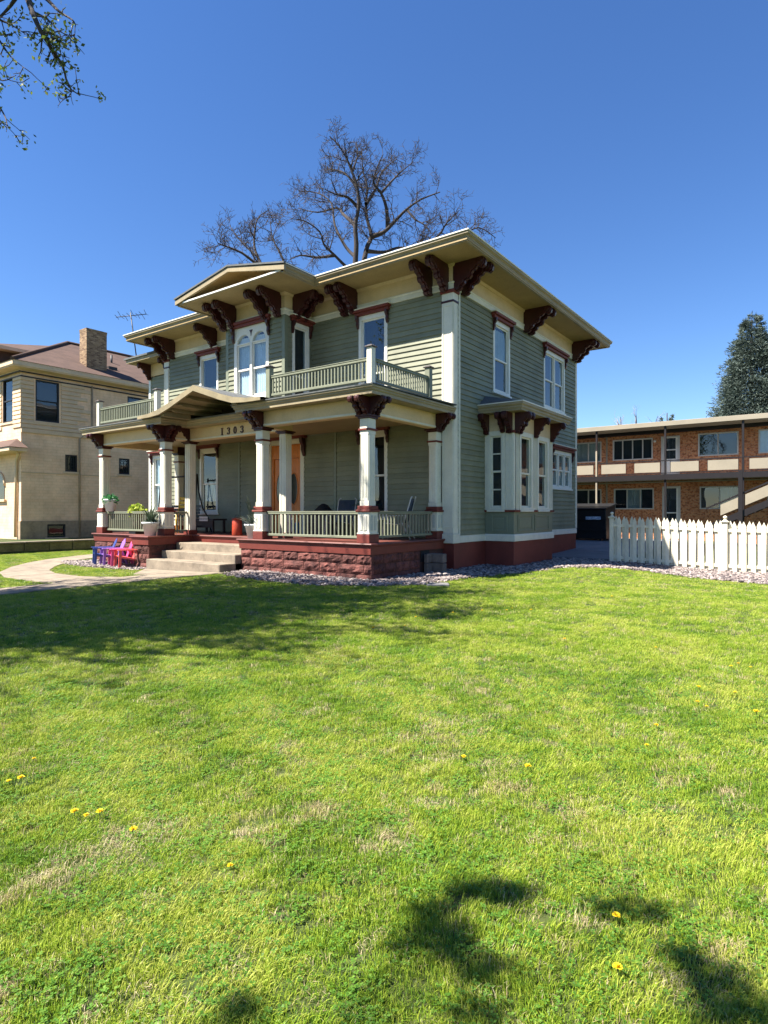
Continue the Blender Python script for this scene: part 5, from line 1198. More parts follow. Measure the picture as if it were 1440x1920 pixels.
# sling chairs
SLG = surf('grey_blue_sling', (0.045, 0.06, 0.085), 0.8, 0.2, 6, 60, 0.2)
def sling_chair(label, loc, rz):
    t = thing('sling_chair', label, 'chair', loc, rz, 'patio chairs behind the right railing')
    pv = [(-0.28, -0.28, 0.44), (-0.28, 0.0, 0.40), (-0.28, 0.24, 0.42), (-0.28, 0.34, 0.75), (-0.28, 0.42, 1.08)]; mb = MB(); v = []
    for p in pv: v += [p, (0.28, p[1], p[2])]
    mb.add(v, [(2 * i, 2 * i + 1, 2 * i + 3, 2 * i + 2) for i in range(4)], True); o = mb.build('sling', SLG, t, local=True)
    so = o.modifiers.new('t', 'SOLIDIFY'); so.thickness = 0.012
    for s in (-1, 1):
        x = s * 0.30
        MB().tube([(x, -0.30, 0.44), (x, 0.0, 0.40), (x, 0.24, 0.42), (x, 0.34, 0.75), (x, 0.44, 1.10), (x * 0.8, 0.46, 1.14)], 0.016, 7).build('side_rail', APF, t, local=True)
        MB().tube([(x, -0.34, 0.0), (x, -0.30, 0.44), (x, -0.26, 0.62), (x, 0.30, 0.64)], 0.016, 7).build('arm', APF, t, local=True)
        MB().tube([(x, 0.20, 0.44), (x, 0.42, 0.0)], 0.016, 7).build('leg', APF, t, local=True)
    return t
sling_chair('grey blue sling chair seen frontally behind the front railing', (-3.15, -1.05, DZ), R(8))
sling_chair('grey blue sling chair turned sideways near the porch end railing', (-1.15, -1.0, DZ), R(-68))
# round table with a fern, dark cushion stack, folded blue umbrella, three blue bottles
tb = thing('porch_table', 'small round black porch table between the two sling chairs', 'table', (-2.1, -1.2, DZ))
MB().lathe((0, 0, 0.60), [(0.36, 0), (0.37, 0.015), (0.36, 0.03), (0, 0.03)], 24).build('tabletop', BLACK, tb, local=True)
for k in range(3): a = k * 2.094; MB().tube([(math.cos(a) * 0.3, math.sin(a) * 0.3, 0), (math.cos(a) * 0.12, math.sin(a) * 0.12, 0.3), (math.cos(a) * 0.25, math.sin(a) * 0.25, 0.6)], 0.012, 6).build('leg', BLACK, tb, local=True)
fern = leaf_blades(60, 0.40, 0.08, 0.42, 0.03, 1.3, 21, 0.6)
pot_thing('potted_fern', 'low green fern in a white pot on the porch table', (-2.1, -1.2, DZ + 0.63), 0.13, 0.18, fern, leafy('fern_leaf', [(0.012, 0.05, 0.01), (0.03, 0.10, 0.02), (0.06, 0.16, 0.04)], 8, 0.3))
um = thing('blue_umbrella', 'folded sky blue umbrella leaning beside the front door', 'umbrella', (-5.45, -1.0, DZ)); UB = surf('blue_canvas', (0.03, 0.20, 0.52), 0.7, 0.15, 4, 30, 0.15)
MB().lathe((0, 0, 0), [(0.03, 0.25), (0.13, 0.4), (0.12, 0.75), (0.06, 1.15), (0.012, 1.32)], 9, False).build('canopy', UB, um, local=True); MB().tube([(0, 0, 0), (0, 0, 1.36)], 0.012, 6).build('pole', WHITE, um, local=True)
for k in range(3):
    bt_ = thing('blue_bottle', ('left', 'middle', 'right')[k] + ' dark blue bottle with white cap of the three behind the railing', 'bottle', (-5.0 + k * 0.19, -1.3, DZ), 0, 'three blue bottles by the railing')
    MB().lathe((0, 0, 0), [(0.06, 0), (0.065, 0.03), (0.065, 0.38), (0.03, 0.46), (0.028, 0.50), (0, 0.5)], 14).build('body', surf('blue_glass', (0.02, 0.10, 0.22), 0.15, 0.1), bt_, local=True)
    MB().lathe((0, 0, 0.5), [(0.034, 0), (0.034, 0.05), (0.02, 0.06), (0, 0.06)], 12).build('cap', WHITE, bt_, local=True)
cu = thing('bench_box', 'dark storage bench with black cushion heaped on it behind the front railing', 'bench', (-4.0, -0.75, DZ))
MB().box(-4.55, -3.6, -1.0, -0.5, DZ, 1.5).build('box', BW, cu, 0.01)
c_ = MB()
for k in range(60):
    pass
cs = bmesh.new(); bmesh.ops.create_icosphere(cs, subdivisions=3, radius=1.0)
for v in cs.verts: v.co = Vector((v.co.x * 0.42 * (1 + 0.12 * math.sin(v.co.y * 5)), v.co.y * 0.22, max(-0.1, v.co.z) * 0.26 * (1 + 0.3 * math.sin(v.co.x * 4 + 1))))
me = D.meshes.new('cushion'); cs.to_mesh(me); cs.free(); me.materials.append(surf('black_cloth', (0.012, 0.011, 0.012), 0.9, 0.3)); me.polygons.foreach_set('use_smooth', [True] * len(me.polygons)); put('cushion', me, cu, (-4.1, -0.75, 1.53))

# ------------------------------------------------------------------ trees
BARK = surf('dark_bark', (0.055, 0.044, 0.040), 0.95, 0.4, 3, 14, 0.8, 0.02)
BARKT = surf('pale_twig', (0.060, 0.047, 0.045), 0.9, 0.3, 3, 14, 0.3)
def curved(p, d, L, r0, r1, seg, rg, wob, bend=Vector((0, 0, 0))):
    pts = [Vector(p)]; rad = [r0]; d = Vector(d).normalized()
    for k in range(seg):
        d = (d + Vector((rg.gauss(0, wob), rg.gauss(0, wob), rg.gauss(0, wob))) + bend).normalized(); pts.append(pts[-1] + d * (L / seg)); rad.append(r0 + (r1 - r0) * (k + 1) / seg)
    return pts, rad
def side_shoots(mbs, pts, rad, lvl, rg, tips, cfg, keep=None, rmin=0.006):
    """shoots along a limb, recursively"""
    if lvl >= len(cfg): return
    per_m, L0, L1, upb, nside = cfg[lvl]
    total = sum((pts[i + 1] - pts[i]).length for i in range(len(pts) - 1)); n = max(2, int(total * per_m))
    for k in range(n):
        t = rg.uniform(0.18, 1.0) if lvl else rg.uniform(0.25, 1.0)
        s = t * (len(pts) - 1); i = min(int(s), len(pts) - 2); fr_ = s - i; p = pts[i].lerp(pts[i + 1], fr_); ax = (pts[i + 1] - pts[i]).normalized()
        o = ax.orthogonal().normalized(); o = Matrix.Rotation(rg.uniform(0, 6.283), 3, ax) @ o
        d = (ax * rg.uniform(0.35, 0.9) + o + Vector((0, 0, upb))).normalized(); L = rg.uniform(L0, L1); r0 = max(rmin, min(rad[i] * 0.55, 0.012 + L * 0.018))
        q, qr = curved(p, d, L, r0, max(rmin * 0.6, r0 * 0.3), 4 if lvl < 2 else 3, rg, 0.16, Vector((0, 0, 0.04)))
        if keep and not all(keep(v) for v in q): continue
        mbs[min(lvl, len(mbs) - 1)].tube(q, qr, nside, False); tips.append(q[-1]); tips.append(q[-2])
        side_shoots(mbs, q, qr, lvl + 1, rg, tips, cfg, keep, rmin)
def limb_px(seq, depth, ddepth=0.0):
    n = len(seq); return [at(370 + x * 0.4028, 220 + y * 0.4028, depth + ddepth * k / max(1, n - 1)) for k, (x, y) in enumerate(seq)]
def smooth_path(P, sub=3):
    out = []
    for i in range(len(P) - 1):
        p0, p1, p2, p3 = P[max(0, i - 1)], P[i], P[i + 1], P[min(len(P) - 1, i + 2)]
        for k in range(sub):
            t = k / sub; out.append(0.5 * ((2 * p1) + (p2 - p0) * t + (2 * p0 - 5 * p1 + 4 * p2 - p3) * t * t + (3 * p1 - p0 - 3 * p2 + p3) * t ** 3))
    out.append(P[-1]); return out
# the big bare tree behind the house
TD = 37.0
base = at(705, 959, TD); base.z = 0.1
bt_tree = thing('bare_tree', 'large bare branching tree rising behind the green house roof', 'tree', base)
limbs = [([(740, 760), (735, 680), (740, 590), (735, 500), (750, 420), (745, 330), (720, 250), (690, 180), (655, 125), (615, 85)], 0.20, 0.025, -1.0),
         ([(765, 740), (775, 670), (790, 600), (810, 550), (790, 470), (785, 400), (790, 320), (770, 240), (765, 150)], 0.20, 0.025, 1.5),
         ([(810, 550), (870, 530), (930, 470), (975, 425), (1040, 380), (1130, 345)], 0.15, 0.03, -2.5),
         ([(738, 650), (690, 600), (640, 500), (625, 400), (560, 350), (470, 340)], 0.12, 0.02, 2.5),
         ([(735, 720), (690, 690), (640, 640), (590, 590), (570, 530), (500, 480), (440, 470)], 0.12, 0.02, -2.5),
         ([(885, 510), (880, 420), (855, 350), (820, 300), (840, 225), (865, 170)], 0.13, 0.025, -1.5), ([(855, 350), (900, 300), (950, 250), (1000, 210)], 0.09, 0.02, 1.0),
         ([(790, 620), (870, 625), (930, 605), (1000, 600), (1060, 560)], 0.14, 0.025, 2.5), ([(750, 420), (700, 370), (640, 355), (590, 330)], 0.12, 0.02, -2.0),
         ([(785, 400), (830, 330), (860, 250), (930, 190)], 0.12, 0.02, 2.5), ([(735, 500), (680, 450), (650, 420), (560, 440), (470, 420)], 0.13, 0.02, 3.0), ([(745, 330), (690, 260), (620, 240), (590, 250)], 0.09, 0.02, 1.5),
         ([(720, 250), (745, 180), (740, 110)], 0.07, 0.02, 0.5), ([(975, 425), (1010, 470), (1060, 500), (1090, 540)], 0.08, 0.02, -1.0), ([(640, 640), (560, 650), (480, 640), (430, 660)], 0.11, 0.02, -1.5)]
side_l = [([(640, 800), (480, 740), (300, 690), (210, 630), (140, 600), (95, 585)], 0.16, 0.025, -1.5), ([(300, 690), (270, 620), (265, 560), (280, 470), (330, 430)], 0.11, 0.02, 1.0), ([(420, 720), (390, 640), (350, 560), (340, 480)], 0.10, 0.02, 1.0), ([(270, 640), (190, 560), (150, 500)], 0.07, 0.02, 1.0),
          ([(860, 720), (1000, 640), (1120, 550), (1160, 490), (1220, 430)], 0.13, 0.02, -1.0), ([(1120, 580), (1230, 550), (1310, 510), (1390, 560)], 0.09, 0.02, 1.0)]
tmb = [MB(), MB(), MB()]; tw = [MB(), MB(), MB()]; tips = []
rgt = random.Random(5)
tmb[0].tube([base, base + Vector((0.1, 0, 3)), at(707, 620, TD), at(673, 526, TD)], [0.5, 0.4, 0.34, 0.24], 12)
tmb[0].tube([at(707, 620, TD), at(678, 518, TD)], [0.30, 0.22], 10)
for seq, r0, r1, dd in limbs + side_l:
    P = smooth_path(limb_px(seq, TD, dd)); rr = [r0 + (r1 - r0) * (k / (len(P) - 1)) ** 0.8 for k in range(len(P))]
    tmb[0].tube(P, rr, 7, False); side_shoots(tw, P, rr, 0, rgt, tips, [(2.9, 0.5, 1.6, 0.10, 4), (6.0, 0.3, 0.85, 0.10, 3), (6.5, 0.15, 0.42, 0.10, 3)], None, 0.012)
tmb[0].build('trunk', BARK, bt_tree)
for nm_, q_, mt_ in (('branches', tw[0], BARK), ('twigs', tw[1], BARKT), ('fine_twigs', tw[2], BARKT)): tag(q_.build(nm_, mt_, bt_tree), kind='stuff')
# leafing street trees on the sunny side of the lawn
LEAF = leafy('spring_leaf', [(0.04, 0.07, 0.01), (0.12, 0.17, 0.03), (0.24, 0.26, 0.06)], 3, 0.4)
def leaf_cloud(points, per, s, rad, seed):
    rg = np.random.default_rng(seed); P = np.array([p[:] for p in points]); P = np.repeat(P, per, 0) + rg.normal(0, rad, (len(P) * per, 3)); n = len(P)
    d = rg.normal(0, 1, (n, 3)); d /= np.linalg.norm(d, axis=1)[:, None]; u = np.cross(d, rg.normal(0, 1, (n, 3))); u /= np.linalg.norm(u, axis=1)[:, None]; q = (s * rg.uniform(0.6, 1.3, n))[:, None]
    V = np.stack([P, P + d * q * 0.5 + u * q * 0.32, P + d * q, P + d * q * 0.5 - u * q * 0.32], 1).reshape(-1, 3)
    return V, np.arange(n * 4).reshape(-1, 4)
def proj_px(p):
    dx, dy = p.x - CAMX, p.y - CAMY; r_ = dx * math.cos(YAW) + dy * math.sin(YAW); w = -dx * math.sin(YAW) + dy * math.cos(YAW)
    if w < 0.3: return None
    return 720 + FPX * r_ / w, 959 - FPX * (p.z - CAMZ) / w
def off_view(p):
    q = proj_px(p); return q is None or q[0] < -25 or q[0] > 1470 or q[1] < -40
SHADE_REGION = [(-16, -14.5), (1.2, -13.0), (2.9, -11.9), (3.7, -10.4), (4.1, -8.8), (4.2, -7.4), (4.0, -6.0), (3.4, -4.8), (2.6, -2.5), (2.0, -1.1), (-3.6, -1.1), (-4.5, -2.6), (-16, -2.6)]
def shades(p):
    x, y = p.x + 0.41 * p.z, p.y + 0.58 * p.z
    return bool(inpoly(np.array([x]), np.array([y]), SHADE_REGION)[0])
def street_tree(label, x, y, h0, crown_c, crown_r, seed, nl, leaf_per, leaf_s, extra=None, leafrad=0.16, keep=None, xper=3, xs_=0.052):
    rg = random.Random(seed); t = thing('street_tree', label, 'tree', (x, y, float(gz(x, y)))); m = [MB(), MB(), MB()]; tips = []
    top = Vector((x, y, h0)); tr, trr = curved((x, y, -0.1), (0, 0, 1), h0, 0.34, 0.24, 5, rg, 0.04); m[0].tube(tr, trr, 10)
    for k in range(nl):
        v = Vector((rg.gauss(0, 1), rg.gauss(0, 1), rg.gauss(0, 0.8))).normalized() * rg.uniform(0.55, 1.0)
        e = Vector((crown_c[0] + v.x * crown_r[0], crown_c[1] + v.y * crown_r[1], crown_c[2] + v.z * crown_r[2])); s = tr[-1] if k % 3 else tr[-2]
        mid = s.lerp(e, 0.5) + Vector((rg.gauss(0, .5), rg.gauss(0, .5), 0.5)); P = smooth_path([s, s.lerp(mid, 0.6) + Vector((0, 0, 0.4)), mid, e], 3); P = [p for p in P if off_view(p)]
        if len(P) < 3: continue
        rr = [0.13 * (1 - 0.85 * i / (len(P) - 1)) for i in range(len(P))]; m[0].tube(P, rr, 6, False)
        side_shoots(m, P, rr, 0, rg, tips, [(1.1, 0.6, 1.6, 0.1, 4), (2.2, 0.3, 0.8, 0.05, 3)], off_view)
    lv = [q for q in tips if keep is None or keep(q)]; xtips = []
    if extra: extra(m, xtips, rg)
    m[0].build('trunk', BARK, t); tag(m[1].build('branches', BARK, t), kind='stuff')
    if m[2].v: tag(m[2].build('twigs', BARK, t), kind='stuff')
    V, F = leaf_cloud(lv, leaf_per, leaf_s, leafrad, seed)
    if xtips:
        V2, F2 = leaf_cloud(xtips, xper, xs_, xs_ * 0.75, seed + 1); F = np.concatenate([F, F2 + len(V)]); V = np.concatenate([V, V2])
    o = D.objects.new('crown', fast_mesh('crown', V - np.array(t.location[:]), F, LEAF)); link(o, t); o['kind'] = 'stuff'
    return t
def hanging(m, xt, rg):
    """the boughs that hang into the upper left of the view"""
    for seq, r0 in (([(-160, -330), (-40, -180), (40, -30), (60, 20), (75, 55), (95, 88), (118, 125), (128, 160), (150, 178)], 0.05), ([(40, -40), (90, 0), (110, 20), (135, 36), (142, 46)], 0.03), ([(-60, -20), (-10, 30), (20, 45), (52, 66)], 0.025), ([(-40, 30), (-5, 70), (20, 105), (48, 128)], 0.022),
                    ([(-50, 120), (-10, 185), (8, 215), (13, 232), (12, 246)], 0.018), ([(40, -20), (20, 10), (0, 30), (-20, 40)], 0.03), ([(-60, 60), (-20, 130), (5, 150), (30, 140)], 0.02), ([(90, 85), (110, 100), (130, 108)], 0.012), ([(60, 20), (90, 36), (112, 58), (132, 66)], 0.016)):
        P = smooth_path([at(x, y, 7.6 + 0.25 * math.sin(i + x * 0.01)) for i, (x, y) in enumerate(seq)], 3); rr = [max(0.004, r0 * (1 - 0.9 * i / (len(P) - 1))) for i in range(len(P))]
        m[1].tube(P, rr, 5, False); tp = []
        side_shoots([m[1], m[2]], P, rr, 0, rg, tp, [(5.0, 0.10, 0.34, -0.15, 3), (5.0, 0.05, 0.15, -0.1, 3)])
        xt += [p for p in tp if rg.random() < 0.7]
def near_sprays(m, xt, rg):
    """leafy branch ends reaching over the viewer"""
    for (sx_, sy_, k) in ((7.08, -12.24, 5), (7.17, -12.19, 7), (7.26, -12.15, 5), (7.03, -12.45, 5), (7.14, -12.52, 7), (7.20, -12.60, 6), (7.07, -12.62, 3), (7.36, -12.60, 5), (7.60, -11.99, 4), (7.66, -11.96, 2), (7.74, -11.9, 2), (7.88, -12.12, 5), (7.95, -12.2, 6), (8.03, -12.15, 5), (8.08, -12.28, 6), (8.0, -12.33, 4), (8.2, -12.2, 5), (6.80, -13.22, 4), (7.4, -12.78, 3)):
        z = 4.6 + rg.uniform(-0.15, 0.15); e = Vector((sx_ - 0.41 * z, sy_ - 0.58 * z, z)); P = smooth_path([Vector((4.6, -19.0, 5.2)), Vector((4.9, -17.4, 5.4)), e], 3)
        m[1].tube(P, [0.013 - 0.009 * i / (len(P) - 1) for i in range(len(P))], 4, False)
        xt += [e + Vector((rg.gauss(0, 0.026), rg.gauss(0, 0.026), rg.gauss(0, 0.035))) for _ in range(k * 11)]
street_tree('young-leaved street tree whose boughs hang into the upper left sky', -5.2, -15.2, 5.0, (-5.4, -14.2, 11.2), (6.4, 6.2, 5.6), 31, 100, 9, 0.17, hanging, 0.2, shades)
street_tree('leafing street tree standing behind the viewer, casting blotchy shade on near grass', 4.2, -21.5, 4.0, (5.4, -20.0, 7.0), (2.6, 2.4, 2.0), 44, 16, 8, 0.13, near_sprays, 0.16, lambda q: q.y + 0.58 * q.z < -13.7, 3, 0.040)
# blue spruce behind the apartments
def spruce(name, label, c, H, Rb, seed, n, mat, zmin=0.12):
    rg = np.random.default_rng(seed); t = thing(name, label, 'tree', (c[0], c[1], 0)); MB().tube([(0, 0, 0), (0, 0, H * 0.97)], [0.35, 0.03], 8).build('trunk', BARK, t, local=True)
    Vs, k0 = [], 0
    zz_ = 1 - (1 - zmin) * np.sqrt(rg.random(n)); ang = rg.uniform(0, 6.283, n); rr = Rb * (1 - zz_) ** 0.66 * (0.88 + 0.12 * np.sin(ang * 5 + zz_ * 40)) + 0.1
    L = rr * rg.uniform(0.55, 1.0, n); pts = []
    per = 36
    tt = np.sqrt(rg.uniform(0.18, 1.0, (n, per))); R_ = L[:, None] * tt + 0.05; A = ang[:, None] + rg.normal(0, 0.16, (n, per)) / np.maximum(tt, 0.3)
    X = np.cos(A) * R_; Y = np.sin(A) * R_; Z = zz_[:, None] * H - 0.10 * R_ + 0.12 * R_ * tt ** 2 + rg.normal(0, 0.06, (n, per))
    P = np.stack([X, Y, Z], -1).reshape(-1, 3); m = len(P); d = np.stack([np.cos(A), np.sin(A), np.full(A.shape, 0.12)], -1).reshape(-1, 3) + rg.normal(0, 0.55, (m, 3)); d /= np.linalg.norm(d, axis=1)[:, None]
    u = np.cross(d, rg.normal(0, 1, (m, 3))); u /= np.linalg.norm(u, axis=1)[:, None]; q = (0.27 * rg.uniform(0.6, 1.2, m))[:, None]
    V = np.stack([P, P + d * q * 0.45 + u * q * 0.11, P + d * q, P + d * q * 0.45 - u * q * 0.11], 1).reshape(-1, 3)
    o = D.objects.new('crown', fast_mesh('crown', V, np.arange(m * 4).reshape(-1, 4), mat)); link(o, t); o['kind'] = 'stuff'
    return t
SPR = leafy('blue_spruce_needles', [(0.03, 0.047, 0.036), (0.06, 0.085, 0.068), (0.14, 0.175, 0.145)], 1.2, 0.15, 0.7)
spruce('blue_spruce', 'tall dense blue spruce rising behind the apartment roof at the right edge', (3.7, 38.0), 16.4, 5.2, 3, 4600, SPR)
spruce('evergreen_tree', 'small dark evergreen tip just above the apartment roof', (-2.2, 38.5), 9.9, 2.2, 6, 500, SPR)
pt = thing('pale_tree', 'small pale bare tree far behind the apartment roof', 'tree', (-5.2, 40.4, 0)); pmb = [MB(), MB()]; tps = []; rgp = random.Random(9)
for k in range(5):
    P, rr = curved((-5.2, 40.4, 4 if k else 0), (rgp.gauss(0, .25), rgp.gauss(0, .25), 1), 6.0 if k else 10.0, 0.1, 0.02, 6, rgp, 0.08); pmb[0].tube(P, rr, 5, False); side_shoots([pmb[1]], P, rr, 0, rgp, tps, [(2.5, 0.5, 1.2, 0.4, 3), (3, 0.3, 0.6, 0.4, 3)])
pmb[0].build('trunk', BARKT, pt); tag(pmb[1].build('twigs', surf('pale_pink_twig', (0.42, 0.33, 0.28), 0.9, 0.2), pt), kind='stuff')
fg = thing('far_house', 'small far gabled roof peeking over the apartment roof', 'house', (-7.2, 44.0, 0))
MB().box(-9.4, -5.0, 43.5, 50, 0, 7.9).build('wall', TANP, fg); MB().extrude([(-9.8, 7.9), (-7.2, 9.7), (-4.6, 7.9)], lambda p, q, t: (p, t, q), 43.2, 50.3).build('roof', SHINGLE, fg)
fw = thing('white_house', 'white upper wall and grey eave of a far house at the right edge', 'house', (7.5, 40.0, 0))
MB().box(5.2, 14, 39.5, 48, 0, 9.6).build('wall', WHITE, fw); MB().box(4.6, 14.6, 39.0, 48.6, 9.6, 9.85).build('roof', SHINGLE, fw)

# ------------------------------------------------------------------ grass
GRASS = leafy('grass_blades', [(0.07, 0.16, 0.008), (0.175, 0.295, 0.018), (0.325, 0.405, 0.034), (0.42, 0.44, 0.08)], 1.1, 0.30, 0.45)
STRAW = leafy('dry_grass_blades', [(0.34, 0.27, 0.12), (0.48, 0.39, 0.20), (0.60, 0.51, 0.31)], 3, 0.3, 0.6)
CLOV = leafy('clover_leaves', [(0.05, 0.13, 0.012), (0.10, 0.22, 0.025), (0.16, 0.28, 0.04)], 3, 0.35, 0.5)
tuftcol = D.collections.new('grass_tufts')
def tuft(name, mat, n, h, w, R_, lean, seed):
    rg = np.random.default_rng(seed); V, F = [], []
    for i in range(n):
        a = rg.uniform(0, 6.283); r_ = R_ * math.sqrt(rg.random()); x, y = math.cos(a) * r_, math.sin(a) * r_; b_ = rg.uniform(0, 6.283); L = h * rg.uniform(0.45, 1.15); le = lean * rg.uniform(0.1, 1.2); dx, dy = math.cos(b_), math.sin(b_)
        ww = w * rg.uniform(0.7, 1.25); px_, py_ = -dy * ww, dx * ww; k = len(V)
        V += [(x - px_, y - py_, -0.012), (x + px_, y + py_, -0.012), (x + dx * le * L * 0.35 + px_ * 0.8, y + dy * le * L * 0.35 + py_ * 0.8, L * 0.6), (x + dx * le * L * 0.35 - px_ * 0.8, y + dy * le * L * 0.35 - py_ * 0.8, L * 0.6), (x + dx * le * L, y + dy * le * L, L * (1 - 0.18 * le))]
        F += [(k, k + 1, k + 2, k + 3), (k + 3, k + 2, k + 4)]
    me = D.meshes.new(name); me.from_pydata(V, [], F); me.materials.append(mat); o = D.objects.new(name, me); tuftcol.objects.link(o)
for k in range(4): tuft('tuft_a%d' % k, GRASS, 42, 0.034, 0.0014, 0.055, 1.0, 50 + k)
for k in range(2): tuft('tuft_b%d' % k, STRAW, 26, 0.032, 0.0013, 0.06, 1.2, 60 + k)
def clover(name, seed):
    rg = np.random.default_rng(seed); V, F = [], []
    for i in range(9):
        a = rg.uniform(0, 6.283); r_ = 0.07 * math.sqrt(rg.random()); c = np.array([math.cos(a) * r_, math.sin(a) * r_, rg.uniform(0.015, 0.035)])
        for j in range(3):
            b_ = a + j * 2.094 + rg.uniform(-.2, .2); d = np.array([math.cos(b_), math.sin(b_), rg.uniform(-.1, .35)]) * 0.014; u = np.array([-math.sin(b_), math.cos(b_), 0]) * 0.007; k = len(V)
            V += [tuple(c), tuple(c + d * 0.7 + u), tuple(c + d), tuple(c + d * 0.7 - u)]; F.append((k, k + 1, k + 2, k + 3))
    me = D.meshes.new(name); me.from_pydata(V, [], F); me.materials.append(CLOV); tuftcol.objects.link(D.objects.new(name, me))
clover('tuft_c0', 71)
pts = []
rads = [(0.0, 3.4, 1000, 0.85), (3.4, 5.5, 720, 0.95), (5.5, 9.0, 440, 1.05), (9.0, 14.0, 240, 1.25), (14.0, 30.0, 110, 1.6)]
for r0, r1, dens, sc in rads:
    n = int(math.pi * (r1 * r1 - r0 * r0) * dens); a = nr.uniform(0, 2 * math.pi, n); r_ = np.sqrt(nr.uniform(r0 * r0, r1 * r1, n))
    x = CAMX + r_ * np.cos(a); y = CAMY + r_ * np.sin(a)
    fwd = -(x - CAMX) * math.sin(YAW) + (y - CAMY) * math.cos(YAW); rgt_ = (x - CAMX) * math.cos(YAW) + (y - CAMY) * math.sin(YAW)
    k = (fwd > -1.5) & (np.abs(rgt_) < fwd * 0.8 + 6.0) & (y < 5.0) & (x > -18.5) & (x < 24)
    x, y = x[k], y[k]; pts.append(np.stack([x, y, np.full(len(x), sc)], 1))
pts = np.concatenate(pts)
bad = np.zeros(len(pts), bool)
for poly in WALKPOLYS: bad |= inpoly(pts[:, 0], pts[:, 1], poly)
for poly in GRAVEL_POLYS: bad |= inpoly(pts[:, 0] + nr.normal(0, 0.05, len(pts)), pts[:, 1] + nr.normal(0, 0.05, len(pts)), poly)
for X0, X1, Y0, Y1 in ((-12.5, -0.2, -3.45, 10), (-13.3, 0.05, -0.05, 10), (-8.2, -4.7, -4.1, 0), (-9.1, -8.1, -4.0, 0), (0, 1.0, 1.8, 5), (-15.2, -13, 0.4, 7)):
    bad |= (pts[:, 0] > X0) & (pts[:, 0] < X1) & (pts[:, 1] > Y0) & (pts[:, 1] < Y1)
pts = pts[~bad]; n = len(pts)
def vnoise(x, y, s, seed):
    rg = np.random.default_rng(seed); G = rg.random((64, 64)); u, v = (x / s) % 64, (y / s) % 64; i, j = u.astype(int) % 64, v.astype(int) % 64; fu, fv = u - np.floor(u), v - np.floor(v); fu = fu * fu * (3 - 2 * fu); fv = fv * fv * (3 - 2 * fv)
    return (G[i, j] * (1 - fu) + G[(i + 1) % 64, j] * fu) * (1 - fv) + (G[i, (j + 1) % 64] * (1 - fu) + G[(i + 1) % 64, (j + 1) % 64] * fu) * fv
dry = 0.55 * vnoise(pts[:, 0], pts[:, 1], 0.55, 1) + 0.45 * vnoise(pts[:, 0], pts[:, 1], 0.16, 2); close = np.hypot(pts[:, 0] - CAMX, pts[:, 1] - CAMY)
pdry = np.clip((dry - 0.61) * 3.0, 0, 0.48) * np.clip(1.45 - close / 7, 0.28, 1) + 0.07
u = nr.random(n); idx = nr.integers(0, 4, n); isd = u < pdry; idx[isd] = 4 + nr.integers(0, 2, isd.sum()); isc = (~isd) & (nr.random(n) < 0.10) & (close < 7); idx[isc] = 6
gme = D.meshes.new('grass'); gme.vertices.add(n)
gme.vertices.foreach_set('co', np.stack([pts[:, 0], pts[:, 1], gz(pts[:, 0], pts[:, 1])], 1).astype(np.float32).ravel())
at1 = gme.attributes.new('pick', 'INT', 'POINT'); at1.data.foreach_set('value', idx.astype(np.int32))
hgt = 0.7 + 0.45 * vnoise(pts[:, 0], pts[:, 1], 0.35, 4) + 0.6 * np.clip(vnoise(pts[:, 0], pts[:, 1], 0.09, 8) - 0.55, 0, 1) + 0.25 * (nr.random(n) < 0.06)
sc3 = np.stack([pts[:, 2], pts[:, 2], hgt * (0.85 + 0.12 * pts[:, 2])], 1); at2 = gme.attributes.new('size', 'FLOAT_VECTOR', 'POINT'); at2.data.foreach_set('vector', sc3.astype(np.float32).ravel())
swath = np.tanh(6 * np.sin((pts[:, 0] * 0.35 + pts[:, 1]) * math.pi / 0.62)) * 0.20
tz = nr.uniform(0, 6.283, n)
at3 = gme.attributes.new('turn', 'FLOAT_VECTOR', 'POINT'); at3.data.foreach_set('vector', np.stack([nr.normal(0, 0.08, n) , nr.normal(0, 0.08, n) + swath, tz * 0 + nr.uniform(-0.9, 0.9, n)], 1).astype(np.float32).ravel())
gob = tag(link(D.objects.new('grass', gme)), 'short sunlit lawn grass with dry straw patches and clover', 'grass', kind='stuff')
ng = D.node_groups.new('grass_scatter', 'GeometryNodeTree'); ng.interface.new_socket('Geometry', in_out='INPUT', socket_type='NodeSocketGeometry'); ng.interface.new_socket('Geometry', in_out='OUTPUT', socket_type='NodeSocketGeometry')
gn = ng.nodes; gl = ng.links; gi = gn.new('NodeGroupInput'); go = gn.new('NodeGroupOutput'); ip = gn.new('GeometryNodeInstanceOnPoints'); ci = gn.new('GeometryNodeCollectionInfo')
ci.inputs['Collection'].default_value = tuftcol; ci.inputs['Separate Children'].default_value = True; ci.inputs['Reset Children'].default_value = True
def named(nm, dt):
    a = gn.new('GeometryNodeInputNamedAttribute'); a.data_type = dt; a.inputs['Name'].default_value = nm; return a.outputs['Attribute']
ip.inputs['Pick Instance'].default_value = True
gl.new(gi.outputs[0], ip.inputs['Points']); gl.new(ci.outputs[0], ip.inputs['Instance']); gl.new(named('pick', 'INT'), ip.inputs['Instance Index']); gl.new(named('size', 'FLOAT_VECTOR'), ip.inputs['Scale']); gl.new(named('turn', 'FLOAT_VECTOR'), ip.inputs['Rotation']); gl.new(ip.outputs[0], go.inputs[0])
md = gob.modifiers.new('scatter', 'NODES'); md.node_group = ng
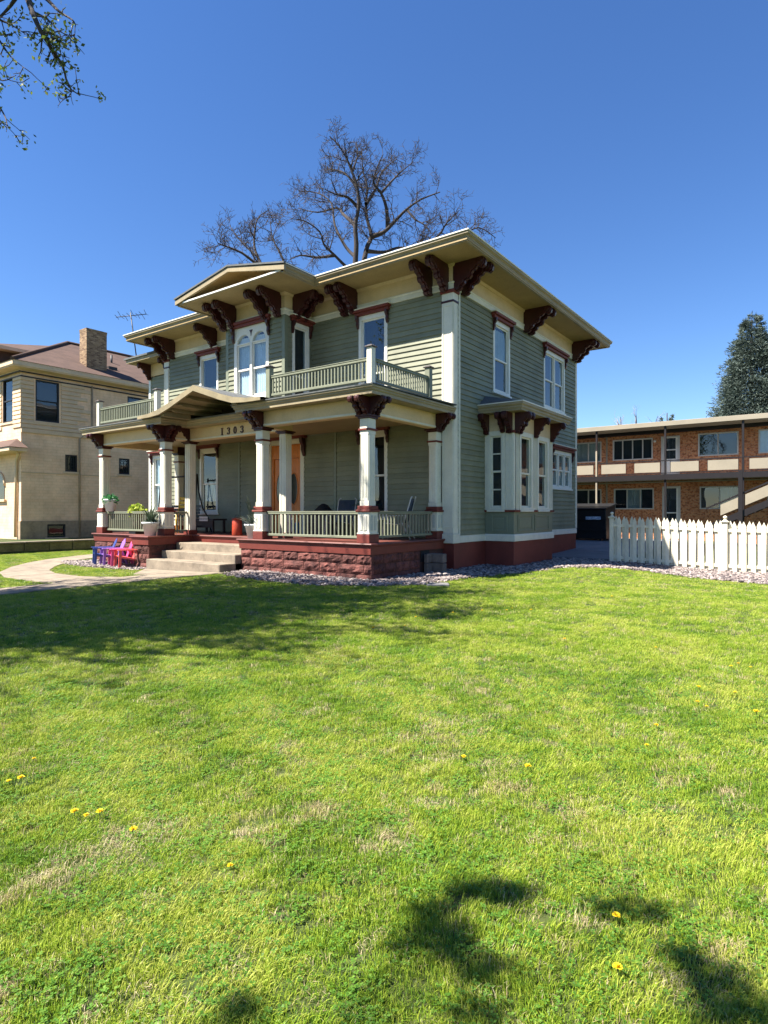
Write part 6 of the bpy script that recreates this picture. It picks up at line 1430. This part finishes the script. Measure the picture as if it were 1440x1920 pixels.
# dandelions
DNY = surf('dandelion_yellow', (0.85, 0.60, 0.012), 0.7, 0.2, 40, 80, 0.2); DNS = leafy('dandelion_stem', [(0.08, 0.14, 0.03), (0.14, 0.2, 0.05)], 4, 0.2)
fl = MB(); rd = random.Random(4)
for k in range(40):
    a = rd.uniform(0, 6.283); el_ = rd.uniform(0.1, 1.4); d = Vector((math.cos(a) * math.cos(el_), math.sin(a) * math.cos(el_), math.sin(el_) * 0.55)) * 0.021; u_ = Vector((-math.sin(a), math.cos(a), 0)) * 0.0035; c = Vector((0, 0, 0.045))
    fl.add([c - u_, c + u_, c + d + u_, c + d - u_], [(0, 1, 2, 3)])
FLM = fl.mesh('flower', DNY, fix=False); STM = MB().tube([(0, 0, -0.02), (0.004, 0, 0.045)], 0.002, 5).mesh('stem', DNS)
dand = [(5.2, -12.89), (5.24, -12.84), (5.14, -12.92), (5.55, -12.84), (6.16, -12.75), (4.42, -12.94), (4.48, -12.9), (4.19, -12.7), (7.54, -7.31), (7.5, -7.5), (7.66, -7.4), (7.36, -8.5), (7.5, -9.03), (7.42, -8.95), (7.3, -10.15), (7.27, -9.73), (6.81, -11.0), (7.71, -12.37), (7.63, -12.09), (6.41, -11.08), (3.36, -6.98), (4.18, -5.61), (3.4, -8.07), (3.62, -6.33),
        (6.69, -7.03), (7.64, -8.48), (7.84, -9.02), (4.14, -5.31), (5.69, -7.22), (3.63, -7.66), (3.9, -5.9), (4.5, -5.4), (6.2, -4.2), (5.1, -3.1), (7.9, -6.4), (8.2, -7.2), (8.5, -6.1)]
for i, (x, y) in enumerate(dand):
    far = y > -9.5; t = thing('dandelion', 'yellow dandelion flower far out in the sunny lawn' if far else 'yellow dandelion flower in the near grass', 'flower', (x, y, float(gz(x, y))), rd.uniform(0, 6), 'far dandelions in the lawn' if far else 'near dandelions in the grass')
    s = rd.uniform(0.6, 1.05) * (1.15 if far else 1.0); t.scale = (s, s, s * 1.15)
    for nm, me in (('flower', FLM), ('stem', STM)): o = D.objects.new(nm, me); link(o, t)
